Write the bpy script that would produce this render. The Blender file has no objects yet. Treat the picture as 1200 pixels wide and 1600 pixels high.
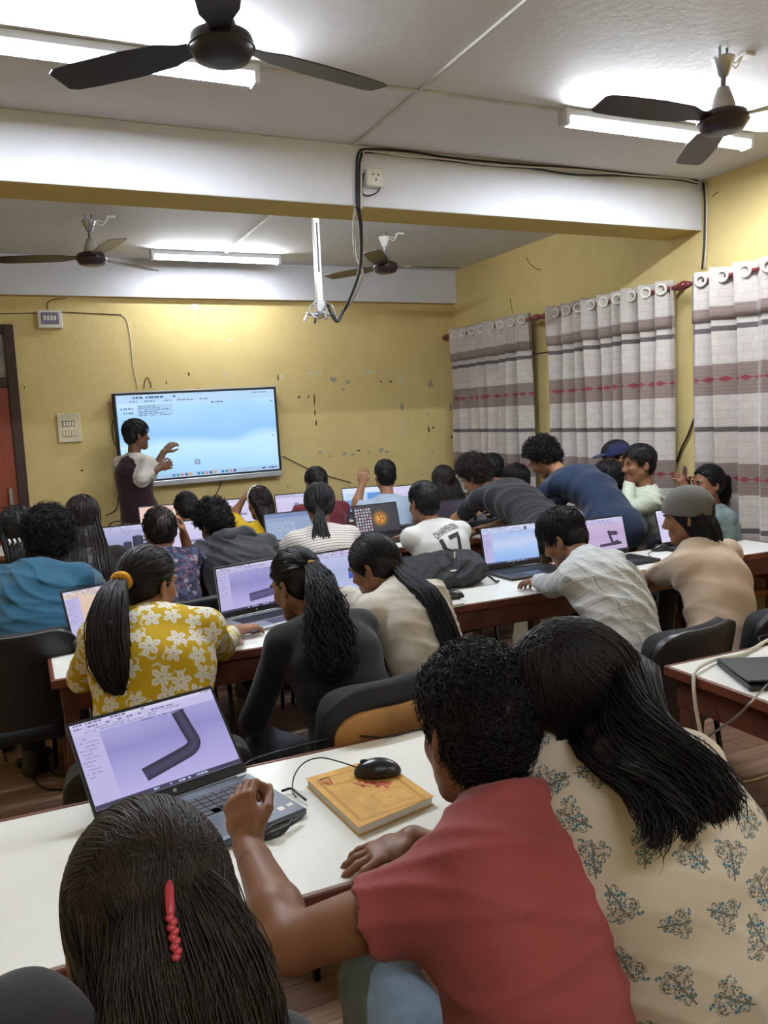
import bpy, bmesh, math, random
import numpy as np
from mathutils import Vector, Matrix
from mathutils.bvhtree import BVHTree

random.seed(7)
RNG = np.random.default_rng(11)
SC = bpy.context.scene
COL = SC.collection

# ------------------------------------------------------------------ camera
CAM_H = 1.6
YAW, PITCH, ROLL, FPX = 0.42245944, 0.11635089, -0.04274376, 1274.626
_cy, _sy, _cp, _sp = math.cos(YAW), math.sin(YAW), math.cos(PITCH), math.sin(PITCH)
_F = np.array([_sy * _cp, _cy * _cp, -_sp]); _R = np.array([_cy, -_sy, 0.0]); _U = np.cross(_R, _F)
_cr, _sr = math.cos(ROLL), math.sin(ROLL)
CR, CU, CF = _cr * _R + _sr * _U, -_sr * _R + _cr * _U, _F
cd = bpy.data.cameras.new('camera'); cam = bpy.data.objects.new('camera', cd); COL.objects.link(cam)
cd.sensor_fit = 'VERTICAL'; cd.sensor_height = 24.0; cd.lens = FPX / 1600.0 * 24.0
cd.clip_start = 0.05
M = Matrix([[CR[0], CU[0], -CF[0], 0], [CR[1], CU[1], -CF[1], 0], [CR[2], CU[2], -CF[2], CAM_H], [0, 0, 0, 1]])
cam.matrix_world = M
SC.camera = cam

# ------------------------------------------------------------------ world, exposure
w = bpy.data.worlds.new('night'); SC.world = w; w.use_nodes = True
w.node_tree.nodes['Background'].inputs[0].default_value = (0.006, 0.008, 0.012, 1)
w.node_tree.nodes['Background'].inputs[1].default_value = 1.0
SC.view_settings.view_transform = 'Standard'
SC.view_settings.look = 'None'
SC.view_settings.exposure = 0.0
SC.view_settings.gamma = 1.0
SC.view_settings.use_curve_mapping = False
TUBE_EMIT = 450.0      # full strength of a fluorescent tube; some are turned down

def ray(px, py):
    return CR * (px - 600) / FPX - CU * (py - 800) / FPX + CF
O3 = np.array([0, 0, CAM_H])
def PY(px, py, Y): d = ray(px, py); return O3 + d * (Y / d[1])
def PZ(px, py, Z): d = ray(px, py); return O3 + d * ((Z - CAM_H) / d[2])
def PX(px, py, X): d = ray(px, py); return O3 + d * (X / d[0])
def A(*v): return np.array(v, float)
def nrm(v): v = np.asarray(v, float); return v / max(np.linalg.norm(v), 1e-9)

# ------------------------------------------------------------------ materials
def lin(c):
    if isinstance(c, str):
        c = [int(c[i:i + 2], 16) / 255 for i in (0, 2, 4)]
    return tuple((x / 12.92 if x <= 0.04045 else ((x + 0.055) / 1.055) ** 2.4) for x in c) + (1.0,)
MATS = {}
class NT:
    def __init__(s, m):
        s.t = m.node_tree; s.n = s.t.nodes; s.l = s.t.links
    def node(s, typ, **kw):
        n = s.n.new(typ)
        for k, v in kw.items():
            if k.startswith('i_'):
                n.inputs[k[2:].replace('_', ' ')].default_value = v
            elif k.startswith('n_'):
                n.inputs[int(k[2:])].default_value = v
            else:
                setattr(n, k, v)
        return n
    def link(s, a, b): s.l.new(a, b)
    def math(s, op, a, b=None, c=None):
        n = s.n.new('ShaderNodeMath'); n.operation = op
        for i, v in enumerate((a, b, c)):
            if v is None: continue
            if isinstance(v, (int, float)): n.inputs[i].default_value = v
            else: s.l.new(v, n.inputs[i])
        return n.outputs[0]
    def mix(s, f, a, b):
        n = s.n.new('ShaderNodeMix'); n.data_type = 'RGBA'
        for i, v in ((0, f), (6, a), (7, b)):
            if isinstance(v, (int, float)): n.inputs[i].default_value = v
            elif isinstance(v, tuple): n.inputs[i].default_value = v
            else: s.l.new(v, n.inputs[i])
        return n.outputs[2]
    def ramp(s, f, stops, interp='LINEAR'):
        n = s.n.new('ShaderNodeValToRGB'); n.color_ramp.interpolation = interp
        e = n.color_ramp.elements
        while len(e) < len(stops): e.new(0.5)
        for i, (p, c) in enumerate(stops):
            e[i].position = p; e[i].color = c
        s.l.new(f, n.inputs[0]); return n.outputs[0]
def mat(name, col='808080', rough=0.6, metal=0.0, spec=0.5, var=0.08, vscale=6.0, bump=0.0, bscale=60.0, sheen=0.0, coat=0.0, emit=None, estr=0.0, alpha=1.0, trans=0.0):
    if name in MATS: return MATS[name]
    m = bpy.data.materials.new(name); m.use_nodes = True; MATS[name] = m
    t = NT(m); b = t.n['Principled BSDF']
    c = lin(col) if isinstance(col, str) else tuple(col)
    b.inputs['Roughness'].default_value = rough; b.inputs['Metallic'].default_value = metal
    b.inputs['Specular IOR Level'].default_value = spec
    b.inputs['Sheen Weight'].default_value = sheen; b.inputs['Coat Weight'].default_value = coat
    b.inputs['Alpha'].default_value = alpha; b.inputs['Transmission Weight'].default_value = trans
    tc = t.node('ShaderNodeTexCoord')
    if var > 0:
        nz = t.node('ShaderNodeTexNoise', i_Scale=vscale, i_Detail=4.0)
        t.link(tc.outputs['Object'], nz.inputs['Vector'])
        d = tuple(x * (1 - var * 2) for x in c[:3]) + (1,); h = tuple(min(1, x * (1 + var * 1.5)) for x in c[:3]) + (1,)
        t.link(t.ramp(nz.outputs[0], [(0.3, d), (0.7, h)]), b.inputs['Base Color'])
    else:
        b.inputs['Base Color'].default_value = c
    if bump > 0:
        n2 = t.node('ShaderNodeTexNoise', i_Scale=bscale, i_Detail=3.0)
        t.link(tc.outputs['Object'], n2.inputs['Vector'])
        bp = t.node('ShaderNodeBump', i_Strength=bump, i_Distance=0.004)
        t.link(n2.outputs[0], bp.inputs['Height']); t.link(bp.outputs[0], b.inputs['Normal'])
    if emit is not None:
        b.inputs['Emission Color'].default_value = lin(emit) if isinstance(emit, str) else emit
        b.inputs['Emission Strength'].default_value = estr
    return m
def emis(name, col, strength):
    if name in MATS: return MATS[name]
    m = bpy.data.materials.new(name); m.use_nodes = True; MATS[name] = m
    t = NT(m); b = t.n['Principled BSDF']
    b.inputs['Base Color'].default_value = (0.01, 0.01, 0.01, 1); b.inputs['Roughness'].default_value = 0.35
    b.inputs['Emission Color'].default_value = lin(col) if isinstance(col, str) else col
    b.inputs['Emission Strength'].default_value = strength
    return m

# ------------------------------------------------------------------ mesh helpers
def tag(o, label=None, cat=None, group=None, kind=None):
    if label: o['label'] = label
    if cat: o['category'] = cat
    if group: o['group'] = group
    if kind: o['kind'] = kind
    return o
def link(name, me, parent=None, loc=None):
    o = bpy.data.objects.new(name, me); COL.objects.link(o)
    if parent is not None: o.parent = parent
    if loc is not None: o.location = loc
    return o
def empty(name, loc=(0, 0, 0), rz=0.0):
    o = bpy.data.objects.new(name, None); COL.objects.link(o)
    o.location = loc; o.rotation_euler = (0, 0, rz); o.empty_display_size = 0.05
    return o
def copy_tree(o, parent=None):
    c = o.copy(); COL.objects.link(c)
    if parent is not None: c.parent = parent
    for ch in o.children: copy_tree(ch, c)
    return c
def np_mesh(name, V, F, mats, smooth=True, midx=None):
    """V (n,3), F (m,3|4) arrays -> mesh"""
    me = bpy.data.meshes.new(name)
    V = np.ascontiguousarray(V, np.float32); F = np.ascontiguousarray(F, np.int32)
    me.vertices.add(len(V)); me.vertices.foreach_set('co', V.ravel())
    k = F.shape[1]
    me.loops.add(F.size); me.loops.foreach_set('vertex_index', F.ravel())
    me.polygons.add(len(F)); me.polygons.foreach_set('loop_start', np.arange(0, F.size, k, dtype=np.int32))
    if smooth: me.polygons.foreach_set('use_smooth', np.ones(len(F), bool))
    for m in (mats if isinstance(mats, (list, tuple)) else [mats]): me.materials.append(m)
    if midx is not None: me.polygons.foreach_set('material_index', np.asarray(midx, np.int32))
    me.update(calc_edges=True)
    return me
class MB:
    """collects shapes for ONE mesh"""
    def __init__(s): s.v = []; s.f = []; s.m = []; s.sm = []; s.mi = 0
    def add(s, vs, fs, smooth=False):
        o = len(s.v); s.v += [tuple(map(float, q)) for q in vs]
        for f in fs: s.f.append(tuple(i + o for i in f)); s.m.append(s.mi); s.sm.append(smooth)
        return s
    def box(s, lo, hi, bev=0.0, M=None):
        lo = A(*lo); hi = A(*hi)
        b = max(0.0, min(bev, 0.49 * float((hi - lo).min())))
        c = (lo + hi) / 2; e = (hi - lo) / 2
        if b <= 0:
            vs = [c + e * A(*q) for q in [(-1, -1, -1), (1, -1, -1), (1, 1, -1), (-1, 1, -1), (-1, -1, 1), (1, -1, 1), (1, 1, 1), (-1, 1, 1)]]
            fs = [(0, 3, 2, 1), (4, 5, 6, 7), (0, 1, 5, 4), (1, 2, 6, 5), (2, 3, 7, 6), (3, 0, 4, 7)]
        else:   # chamfered box: 24 vertices
            vs = []; ix = {}
            for sx in (-1, 1):
                for sy in (-1, 1):
                    for sz in (-1, 1):
                        for ax in range(3):
                            q = e - b; q = q.copy(); q[ax] = e[ax]
                            ix[(sx, sy, sz, ax)] = len(vs); vs.append(c + q * A(sx, sy, sz))
            fs = []
            for ax in range(3):
                a1, a2 = (ax + 1) % 3, (ax + 2) % 3
                for sg in (-1, 1):
                    def key(p1, p2, axx=ax, sg=sg, a1=a1, a2=a2):
                        k = [0, 0, 0]; k[axx] = sg; k[a1] = p1; k[a2] = p2; return tuple(k)
                    q = [ix[key(-1, -1) + (ax,)], ix[key(1, -1) + (ax,)], ix[key(1, 1) + (ax,)], ix[key(-1, 1) + (ax,)]]
                    fs.append(tuple(q if sg > 0 else q[::-1]))
            for ax in range(3):            # edges parallel to ax
                a1, a2 = (ax + 1) % 3, (ax + 2) % 3
                for s1 in (-1, 1):
                    for s2 in (-1, 1):
                        def kk(t): k = [0, 0, 0]; k[ax] = t; k[a1] = s1; k[a2] = s2; return tuple(k)
                        q = [ix[kk(-1) + (a1,)], ix[kk(1) + (a1,)], ix[kk(1) + (a2,)], ix[kk(-1) + (a2,)]]
                        fs.append(tuple(q if s1 * s2 < 0 else q[::-1]))
            for sx in (-1, 1):
                for sy in (-1, 1):
                    for sz in (-1, 1):
                        q = [ix[(sx, sy, sz, a)] for a in range(3)]
                        fs.append(tuple(q if sx * sy * sz > 0 else q[::-1]))
        if M is not None: vs = [tuple(M @ Vector(q)) for q in vs]
        return s.add(vs, fs)
    def cyl(s, a, b, r0, r1=None, n=12, cap=True):
        r1 = r0 if r1 is None else r1
        a = A(*a); b = A(*b); t = nrm(b - a); u = nrm(np.cross(t, A(0, 0, 1) if abs(t[2]) < .9 else A(1, 0, 0))); v = np.cross(t, u)
        vs = []
        for c, r in ((a, r0), (b, r1)):
            for i in range(n):
                g = 2 * math.pi * i / n; vs.append(c + r * (math.cos(g) * u + math.sin(g) * v))
        fs = [(i, (i + 1) % n, n + (i + 1) % n, n + i) for i in range(n)]
        s.add(vs, fs, True)
        if cap:
            s.add(vs[:n], [tuple(range(n))[::-1]]); s.add(vs[n:], [tuple(range(n))])
        return s
    def tube(s, pts, r, n=8, taper=None):
        P = [A(*p) for p in pts]; m = len(P); vs = []
        up = None
        for i, p in enumerate(P):
            t = nrm(P[min(i + 1, m - 1)] - P[max(i - 1, 0)])
            if up is None: up = nrm(np.cross(t, A(0, 0, 1) if abs(t[2]) < .9 else A(1, 0, 0)))
            u = nrm(up - t * (up @ t)); up = u; v = np.cross(t, u)
            rr = r if taper is None else r * taper[i]
            for k in range(n):
                g = 2 * math.pi * k / n; vs.append(p + rr * (math.cos(g) * u + math.sin(g) * v))
        fs = [(i * n + k, i * n + (k + 1) % n, (i + 1) * n + (k + 1) % n, (i + 1) * n + k) for i in range(m - 1) for k in range(n)]
        fs += [tuple(range(n))[::-1], tuple(range((m - 1) * n, m * n))]
        return s.add(vs, fs, True)
    def lathe(s, prof, c=(0, 0, 0), n=24):
        c = A(*c); vs = []; m = len(prof)
        for r, z in prof:
            for k in range(n):
                g = 2 * math.pi * k / n; vs.append(c + A(r * math.cos(g), r * math.sin(g), z))
        fs = [(i * n + k, i * n + (k + 1) % n, (i + 1) * n + (k + 1) % n, (i + 1) * n + k) for i in range(m - 1) for k in range(n)]
        s.add(vs, fs, True)
        return s
    def torus(s, c, axis, R, r, n=20, k=8):
        t = nrm(axis); u = nrm(np.cross(t, A(0, 0, 1) if abs(t[2]) < .9 else A(1, 0, 0))); v = np.cross(t, u); c = A(*c)
        vs = []
        for i in range(n):
            g = 2 * math.pi * i / n; d = math.cos(g) * u + math.sin(g) * v
            for j in range(k):
                q = 2 * math.pi * j / k; vs.append(c + d * (R + r * math.cos(q)) + t * r * math.sin(q))
        fs = [(i * k + j, ((i + 1) % n) * k + j, ((i + 1) % n) * k + (j + 1) % k, i * k + (j + 1) % k) for i in range(n) for j in range(k)]
        return s.add(vs, fs, True)
    def ell(s, c, r, n=14, m=9, M=None):
        c = A(*c); vs = []
        for i in range(m + 1):
            th = math.pi * i / m
            for k in range(n):
                g = 2 * math.pi * k / n
                vs.append(A(math.sin(th) * math.cos(g) * r[0], math.sin(th) * math.sin(g) * r[1], math.cos(th) * r[2]))
        if M is not None: vs = [np.array(M @ Vector(q)) for q in vs]
        vs = [c + q for q in vs]
        fs = [(i * n + k, (i + 1) * n + k, (i + 1) * n + (k + 1) % n, i * n + (k + 1) % n) for i in range(m) for k in range(n)]
        return s.add(vs, fs, True)
    def prism(s, poly, ex, M=None, smooth=False):
        """poly: list of 3d points, ex: extrusion vector"""
        n = len(poly); P = [A(*p) for p in poly]; Q = [p + A(*ex) for p in P]
        vs = P + Q
        if M is not None: vs = [tuple(M @ Vector(q)) for q in vs]
        fs = [tuple(range(n))[::-1], tuple(range(n, 2 * n))] + [(i, (i + 1) % n, n + (i + 1) % n, n + i) for i in range(n)]
        return s.add(vs, fs, smooth)
    def quad(s, a, b, c, d): return s.add([a, b, c, d], [(0, 1, 2, 3)])
    def build(s, name, mats, parent=None, loc=None, M=None):
        me = bpy.data.meshes.new(name)
        me.from_pydata(s.v, [], s.f)
        me.polygons.foreach_set('use_smooth', s.sm)
        mats = mats if isinstance(mats, (list, tuple)) else [mats]
        for q in mats: me.materials.append(q)
        if len(mats) > 1: me.polygons.foreach_set('material_index', s.m)
        if M is not None: me.transform(M)
        me.update()
        return link(name, me, parent, loc)
def fix_normals(o):
    bm = bmesh.new(); bm.from_mesh(o.data); bmesh.ops.recalc_face_normals(bm, faces=bm.faces); bm.to_mesh(o.data); bm.free()
def catmull(pts, n):
    P = np.array(pts, float); m = len(P)
    E = np.vstack([2 * P[0] - P[1], P, 2 * P[-1] - P[-2]])
    out = []
    for t in np.linspace(0, m - 1, n):
        i = min(int(t), m - 2); u = t - i
        a, b, c, d = E[i], E[i + 1], E[i + 2], E[i + 3]
        out.append(0.5 * ((2 * b) + (c - a) * u + (2 * a - 5 * b + 4 * c - d) * u * u + (3 * b - a - 3 * c + d) * u ** 3))
    return np.array(out)
def cable(name, pts, r, m, parent=None, n=40, sides=6):
    b = MB(); b.tube(catmull(pts, n), r, sides)
    return b.build(name, m, parent)

# ------------------------------------------------------------------ signed-distance modelling (smooth bodies)
def surface_nets(d, org, h):
    s = d < 0
    nx, ny, nz = d.shape
    cnt = np.zeros((nx - 1, ny - 1, nz - 1), np.int8)
    for i in (0, 1):
        for j in (0, 1):
            for k in (0, 1):
                cnt += s[i:nx - 1 + i, j:ny - 1 + j, k:nz - 1 + k]
    mask = (cnt > 0) & (cnt < 8)
    I, J, K = np.nonzero(mask)
    n = len(I)
    idx = np.full(mask.shape, -1, np.int32); idx[I, J, K] = np.arange(n, dtype=np.int32)
    pos = np.zeros((n, 3), np.float64); c = np.zeros(n)
    C = {}
    for i in (0, 1):
        for j in (0, 1):
            for k in (0, 1): C[i, j, k] = d[I + i, J + j, K + k].astype(np.float64)
    for ax in range(3):
        for p in (0, 1):
            for q in (0, 1):
                a = [0, 0, 0]; a[(ax + 1) % 3] = p; a[(ax + 2) % 3] = q; b = list(a); b[ax] = 1
                da, db = C[tuple(a)], C[tuple(b)]
                x = (da < 0) != (db < 0)
                t = np.where(x, da / np.where(x, da - db, 1), 0)
                for e in range(3):
                    pos[:, e] += np.where(x, a[e] + (t if e == ax else 0), 0)
                c += x
    pos /= np.maximum(c, 1)[:, None]
    V = (pos + np.stack([I, J, K], 1)) * h + org
    F = []
    for ax in range(3):
        sl0 = [slice(1, -1)] * 3; sl1 = [slice(1, -1)] * 3
        sl0[ax] = slice(0, -1); sl1[ax] = slice(1, None)
        a = s[tuple(sl0)]; b = s[tuple(sl1)]
        x = np.nonzero(a != b)
        g = [x[0] + 1, x[1] + 1, x[2] + 1]; g[ax] = g[ax] - 1
        a1, a2 = (ax + 1) % 3, (ax + 2) % 3
        def cell(o1, o2):
            q = [v.copy() for v in g]; q[a1] -= o1; q[a2] -= o2
            return idx[q[0], q[1], q[2]]
        Q = np.stack([cell(1, 1), cell(0, 1), cell(0, 0), cell(1, 0)], 1)
        inside = a[x]
        Q = np.where(inside[:, None], Q, Q[:, ::-1])
        F.append(Q)
    F = np.concatenate(F); F = F[(F >= 0).all(1)]
    return V, F
class SDF:
    def __init__(s): s.p = []
    def _add(s, fn, lo, hi, k, op): s.p.append((fn, np.asarray(lo, float), np.asarray(hi, float), k, op)); return s
    def cone(s, a, b, ra, rb, k=0.02, op='u', clip=()):
        a = np.asarray(a, float); b = np.asarray(b, float); ab = b - a; L2 = max(ab @ ab, 1e-12)
        def fn(X, Y, Z):
            t = np.clip(((X - a[0]) * ab[0] + (Y - a[1]) * ab[1] + (Z - a[2]) * ab[2]) / L2, 0, 1)
            d = np.sqrt((X - a[0] - t * ab[0]) ** 2 + (Y - a[1] - t * ab[1]) ** 2 + (Z - a[2] - t * ab[2]) ** 2) - (ra + (rb - ra) * t)
            for p, n in clip:
                d = np.maximum(d, (X - p[0]) * n[0] + (Y - p[1]) * n[1] + (Z - p[2]) * n[2])
            return d
        r = max(ra, rb); return s._add(fn, np.minimum(a, b) - r, np.maximum(a, b) + r, k, op)
    def ecap(s, a, b, lat, wa, wb, da, db, k=0.03, op='u', end=None, clip=()):
        """capsule with elliptic section: half width w along lat, half depth d"""
        a = np.asarray(a, float); b = np.asarray(b, float); ab = b - a; L = max(np.linalg.norm(ab), 1e-6); ax = ab / L
        lat = np.asarray(lat, float); lat = nrm(lat - ax * (lat @ ax)); nn = np.cross(ax, lat)
        def fn(X, Y, Z):
            px, py, pz = X - a[0], Y - a[1], Z - a[2]
            s_ = px * ax[0] + py * ax[1] + pz * ax[2]
            t = np.clip(s_ / L, 0, 1)
            w_ = wa + (wb - wa) * t; d_ = da + (db - da) * t
            e_ = np.minimum(w_, d_) if end is None else end
            l = (px * lat[0] + py * lat[1] + pz * lat[2]); n = (px * nn[0] + py * nn[1] + pz * nn[2]); x = s_ - t * L
            k0 = np.sqrt((l / w_) ** 2 + (n / d_) ** 2 + (x / e_) ** 2) + 1e-9
            k1 = np.sqrt((l / w_ ** 2) ** 2 + (n / d_ ** 2) ** 2 + (x / e_ ** 2) ** 2) + 1e-9
            d = k0 * (k0 - 1) / k1
            d = np.where(k0 < 0.05, -np.minimum(w_, d_), d)
            for p, q in clip:
                d = np.maximum(d, (X - p[0]) * q[0] + (Y - p[1]) * q[1] + (Z - p[2]) * q[2])
            return d
        r = max(wa, wb, da, db); return s._add(fn, np.minimum(a, b) - r, np.maximum(a, b) + r, k, op)
    def ell(s, c, r, M=None, k=0.02, op='u', clip=()):
        c = np.asarray(c, float); R = np.eye(3) if M is None else np.asarray(M)   # columns = axes
        def fn(X, Y, Z):
            x, y, z = X - c[0], Y - c[1], Z - c[2]
            q = [x * R[0, i] + y * R[1, i] + z * R[2, i] for i in range(3)]
            k0 = np.sqrt(sum((q[i] / r[i]) ** 2 for i in range(3))) + 1e-9
            k1 = np.sqrt(sum((q[i] / r[i] ** 2) ** 2 for i in range(3))) + 1e-9
            d = k0 * (k0 - 1) / k1
            d = np.where(k0 < 0.05, -min(r), d)
            for p, n in clip:
                d = np.maximum(d, (X - p[0]) * n[0] + (Y - p[1]) * n[1] + (Z - p[2]) * n[2])
            return d
        m = max(r); return s._add(fn, c - m, c + m, k, op)
    def rbox(s, c, e, M, rad, k=0.01, op='u'):
        c = np.asarray(c, float); R = np.asarray(M)
        def fn(X, Y, Z):
            x, y, z = X - c[0], Y - c[1], Z - c[2]
            q = [np.abs(x * R[0, i] + y * R[1, i] + z * R[2, i]) - (e[i] - rad) for i in range(3)]
            o = np.sqrt(sum(np.maximum(v, 0) ** 2 for v in q))
            return o + np.minimum(np.maximum(np.maximum(q[0], q[1]), q[2]), 0) - rad
        m = math.sqrt(sum(v * v for v in e)); return s._add(fn, c - m, c + m, k, op)
    def torus(s, c, axis, R, r, k=0.01, op='u', sq=1.0):
        c = np.asarray(c, float); t = nrm(axis)
        def fn(X, Y, Z):
            x, y, z = X - c[0], Y - c[1], Z - c[2]
            hgt = x * t[0] + y * t[1] + z * t[2]
            rad = np.sqrt(np.maximum(x * x + y * y + z * z - hgt * hgt, 0))
            return np.sqrt((rad - R) ** 2 + (hgt * sq) ** 2) - r
        m = R + r + 0.02; return s._add(fn, c - m, c + m, k, op)
    def mesh(s, h, disp=None, pad=0.0):
        lo = np.min([p[1] for p in s.p if p[4] == 'u'], 0) - 3 * h - pad; hi = np.max([p[2] for p in s.p if p[4] == 'u'], 0) + 3 * h + pad
        n = np.ceil((hi - lo) / h).astype(int) + 1
        ax = [np.float32(lo[i]) + np.arange(n[i], dtype=np.float32) * np.float32(h) for i in range(3)]
        d = np.full(n, 0.5, np.float32)
        for fn, a, b, k, op in s.p:
            m = k + 3 * h
            i0 = np.maximum(((a - m - lo) / h).astype(int), 0); i1 = np.minimum(((b + m - lo) / h).astype(int) + 2, n)
            if (i1 <= i0).any(): continue
            sl = tuple(slice(i0[q], i1[q]) for q in range(3))
            X, Y, Z = ax[0][sl[0]][:, None, None], ax[1][sl[1]][None, :, None], ax[2][sl[2]][None, None, :]
            v = fn(X, Y, Z).astype(np.float32); D = d[sl]
            if op == 'u':
                hh = np.maximum(k - np.abs(D - v), 0) / max(k, 1e-6)
                d[sl] = np.minimum(D, v) - hh * hh * k * 0.25
            elif op == 's':
                v = -v
                hh = np.maximum(k - np.abs(D - v), 0) / max(k, 1e-6)
                d[sl] = np.maximum(D, v) + hh * hh * k * 0.25
        if disp is not None:
            X, Y, Z = np.meshgrid(*ax, indexing='ij', sparse=True)
            near = np.abs(d) < 0.06
            I = np.nonzero(near)
            d[I] += disp(ax[0][I[0]], ax[1][I[1]], ax[2][I[2]]).astype(np.float32)
        return surface_nets(d, lo, h)
def folds(seed, amp=0.004, freq=22.0, dirs=2, axis=None):
    """cloth creases: warped directional ridges"""
    r = np.random.default_rng(seed)
    D = []
    for _ in range(dirs):
        v = r.normal(size=3)
        if axis is not None: v = v * 0.28 + np.asarray(axis) * 0.9
        v = nrm(v); D.append((v * freq * r.uniform(.7, 1.4), r.uniform(0, 6.28), r.uniform(.6, 1.1)))
    W = [(nrm(r.normal(size=3)) * r.uniform(5, 14), r.uniform(0, 6.28)) for _ in range(4)]
    def f(X, Y, Z):
        wv = sum(np.sin(X * q[0] + Y * q[1] + Z * q[2] + p) for q, p in W) * 0.9
        msk = 0.5 + 0.5 * np.sin(X * W[0][0][1] * 1.3 + Y * W[1][0][0] + Z * W[2][0][2] + 1.0)
        o = 0
        for q, p, a in D:
            sn = np.sin(X * q[0] + Y * q[1] + Z * q[2] + wv * 1.6 + p)
            o = o + a * ((1 - np.abs(sn)) ** 2.2 * 1.5 - 0.35)
        return -amp * o / dirs * 1.9 * (0.15 + 0.85 * msk)
    return f
# ================================================================== THE ROOM
D, W_, XL, YB, CZ = 7.5, 4.25, -1.75, -1.9, 3.04     # front wall, right wall, left wall, back wall, ceiling
def wall_mat(name, col, stain, amt, rough=0.75, dirt=None, bs=0.12):
    m = bpy.data.materials.new(name); m.use_nodes = True; t = NT(m); b = t.n['Principled BSDF']
    b.inputs['Roughness'].default_value = rough; b.inputs['Specular IOR Level'].default_value = 0.25
    tc = t.node('ShaderNodeTexCoord')
    n1 = t.node('ShaderNodeTexNoise', i_Scale=0.9, i_Detail=6.0, i_Roughness=0.6); t.link(tc.outputs['Object'], n1.inputs['Vector'])
    n2 = t.node('ShaderNodeTexNoise', i_Scale=7.0, i_Detail=6.0, i_Roughness=0.7); t.link(tc.outputs['Object'], n2.inputs['Vector'])
    c = t.mix(t.ramp(n1.outputs[0], [(0.38, (0, 0, 0, 1)), (0.68, (amt, amt, amt, 1))]), lin(col), lin(stain))
    c = t.mix(t.ramp(n2.outputs[0], [(0.45, (0, 0, 0, 1)), (0.8, (amt * .7,) * 3 + (1,))]), c, lin(stain))
    if dirt:
        n3 = t.node('ShaderNodeTexNoise', i_Scale=38.0, i_Detail=2.0); t.link(tc.outputs['Object'], n3.inputs['Vector'])
        c = t.mix(t.ramp(n3.outputs[0], [(0.73, (0, 0, 0, 1)), (0.78, (.6, .6, .6, 1))]), c, lin(dirt))
    t.link(c, b.inputs['Base Color'])
    n4 = t.node('ShaderNodeTexNoise', i_Scale=25.0, i_Detail=5.0); t.link(tc.outputs['Object'], n4.inputs['Vector'])
    bp = t.node('ShaderNodeBump', i_Strength=bs, i_Distance=0.02); t.link(n4.outputs[0], bp.inputs['Height']); t.link(bp.outputs[0], b.inputs['Normal'])
    return m
M_yel = wall_mat('yellow_paint', 'dcc88e', 'cdb67a', 0.7, dirt='bda672')
M_whp = wall_mat('white_paint', 'd8dae2', 'cacbd0', 0.6)
M_ceil = wall_mat('ceiling_paint', 'd6d4d4', 'cac8c7', 0.7, bs=0.08)
M_soff = wall_mat('soffit_paint', 'c4ab66', 'b39a58', 0.7)
M_wood = mat('dark_red_wood', '5a2a1c', 0.45, var=0.2, vscale=9)
M_blk = mat('black_plastic', '15161a', 0.5, var=0.05)
M_cab = mat('black_cable', '17171a', 0.5, var=0)
M_cabw = mat('white_cable', 'c9c3b8', 0.5, var=0)
M_wpl = mat('white_plastic', 'dedcd5', 0.4, var=0.03)
M_steel = mat('steel', 'b8bac0', 0.3, metal=0.9, var=0.05)

# floor: slab and separate planks
fl = MB().box((XL - .1, YB - .1, -.12), (W_ + .1, D + .1, -.008)).build('floor', mat('floor_base', '3a2620', 0.7))
tag(fl, 'brown wood plank floor of the classroom', 'floor', kind='structure')
def plank_mat(i):
    cols = ['9c7c69', 'ab8670', 'b99680', 'a3806c', '957361', 'c2a28c']
    m = bpy.data.materials.new('plank_wood'); m.use_nodes = True; t = NT(m); b = t.n['Principled BSDF']
    tc = t.node('ShaderNodeTexCoord'); mp = t.node('ShaderNodeMapping'); mp.inputs['Scale'].default_value = (1.2, 22, 1)
    mp.inputs['Location'].default_value = (i * 3.7, i * 1.3, 0)
    t.link(tc.outputs['Object'], mp.inputs[0])
    n = t.node('ShaderNodeTexNoise', i_Scale=2.5, i_Detail=5.0); t.link(mp.outputs[0], n.inputs['Vector'])
    c = lin(cols[i]); dk = tuple(x * .6 for x in c[:3]) + (1,)
    t.link(t.ramp(n.outputs[0], [(0.35, dk), (0.62, c)]), b.inputs['Base Color'])
    b.inputs['Roughness'].default_value = 0.38
    return m
PM = [plank_mat(i) for i in range(6)]
pl_me = []
PLW, PLL = 0.108, 1.06
for i in range(6):
    mb = MB().box((0.0012, 0.0012, -.008), (PLL - .0012, PLW - .0012, 0.0), 0.0015)
    o = mb.build('plank', PM[i], fl); pl_me.append(o.data); bpy.data.objects.remove(o)
rest = MB()
nrow = int((D - YB) / PLW) + 1
for r in range(nrow):
    y = YB + r * PLW; off = (r * 0.37) % 1.0 * PLL
    x = XL - off; k = 0
    while x < W_:
        if 0.9 < y < 5.4 and -1.0 < x + PLL and x < 4.25 and (y > 1.3 or x < 1.6):
            o = link('plank', pl_me[(r * 5 + k * 3 + (r * r) % 4) % 6], fl, (x, y, 0))
        elif y < D - .05:
            rest.mi = (r + k * 2) % 6
            rest.box((max(x, XL), y + .0012, -.008), (min(x + PLL - .0024, W_), y + PLW - .0012, 0))
        x += PLL; k += 1
ro = rest.build('plank', PM, fl); ro['kind'] = 'stuff'

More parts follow.
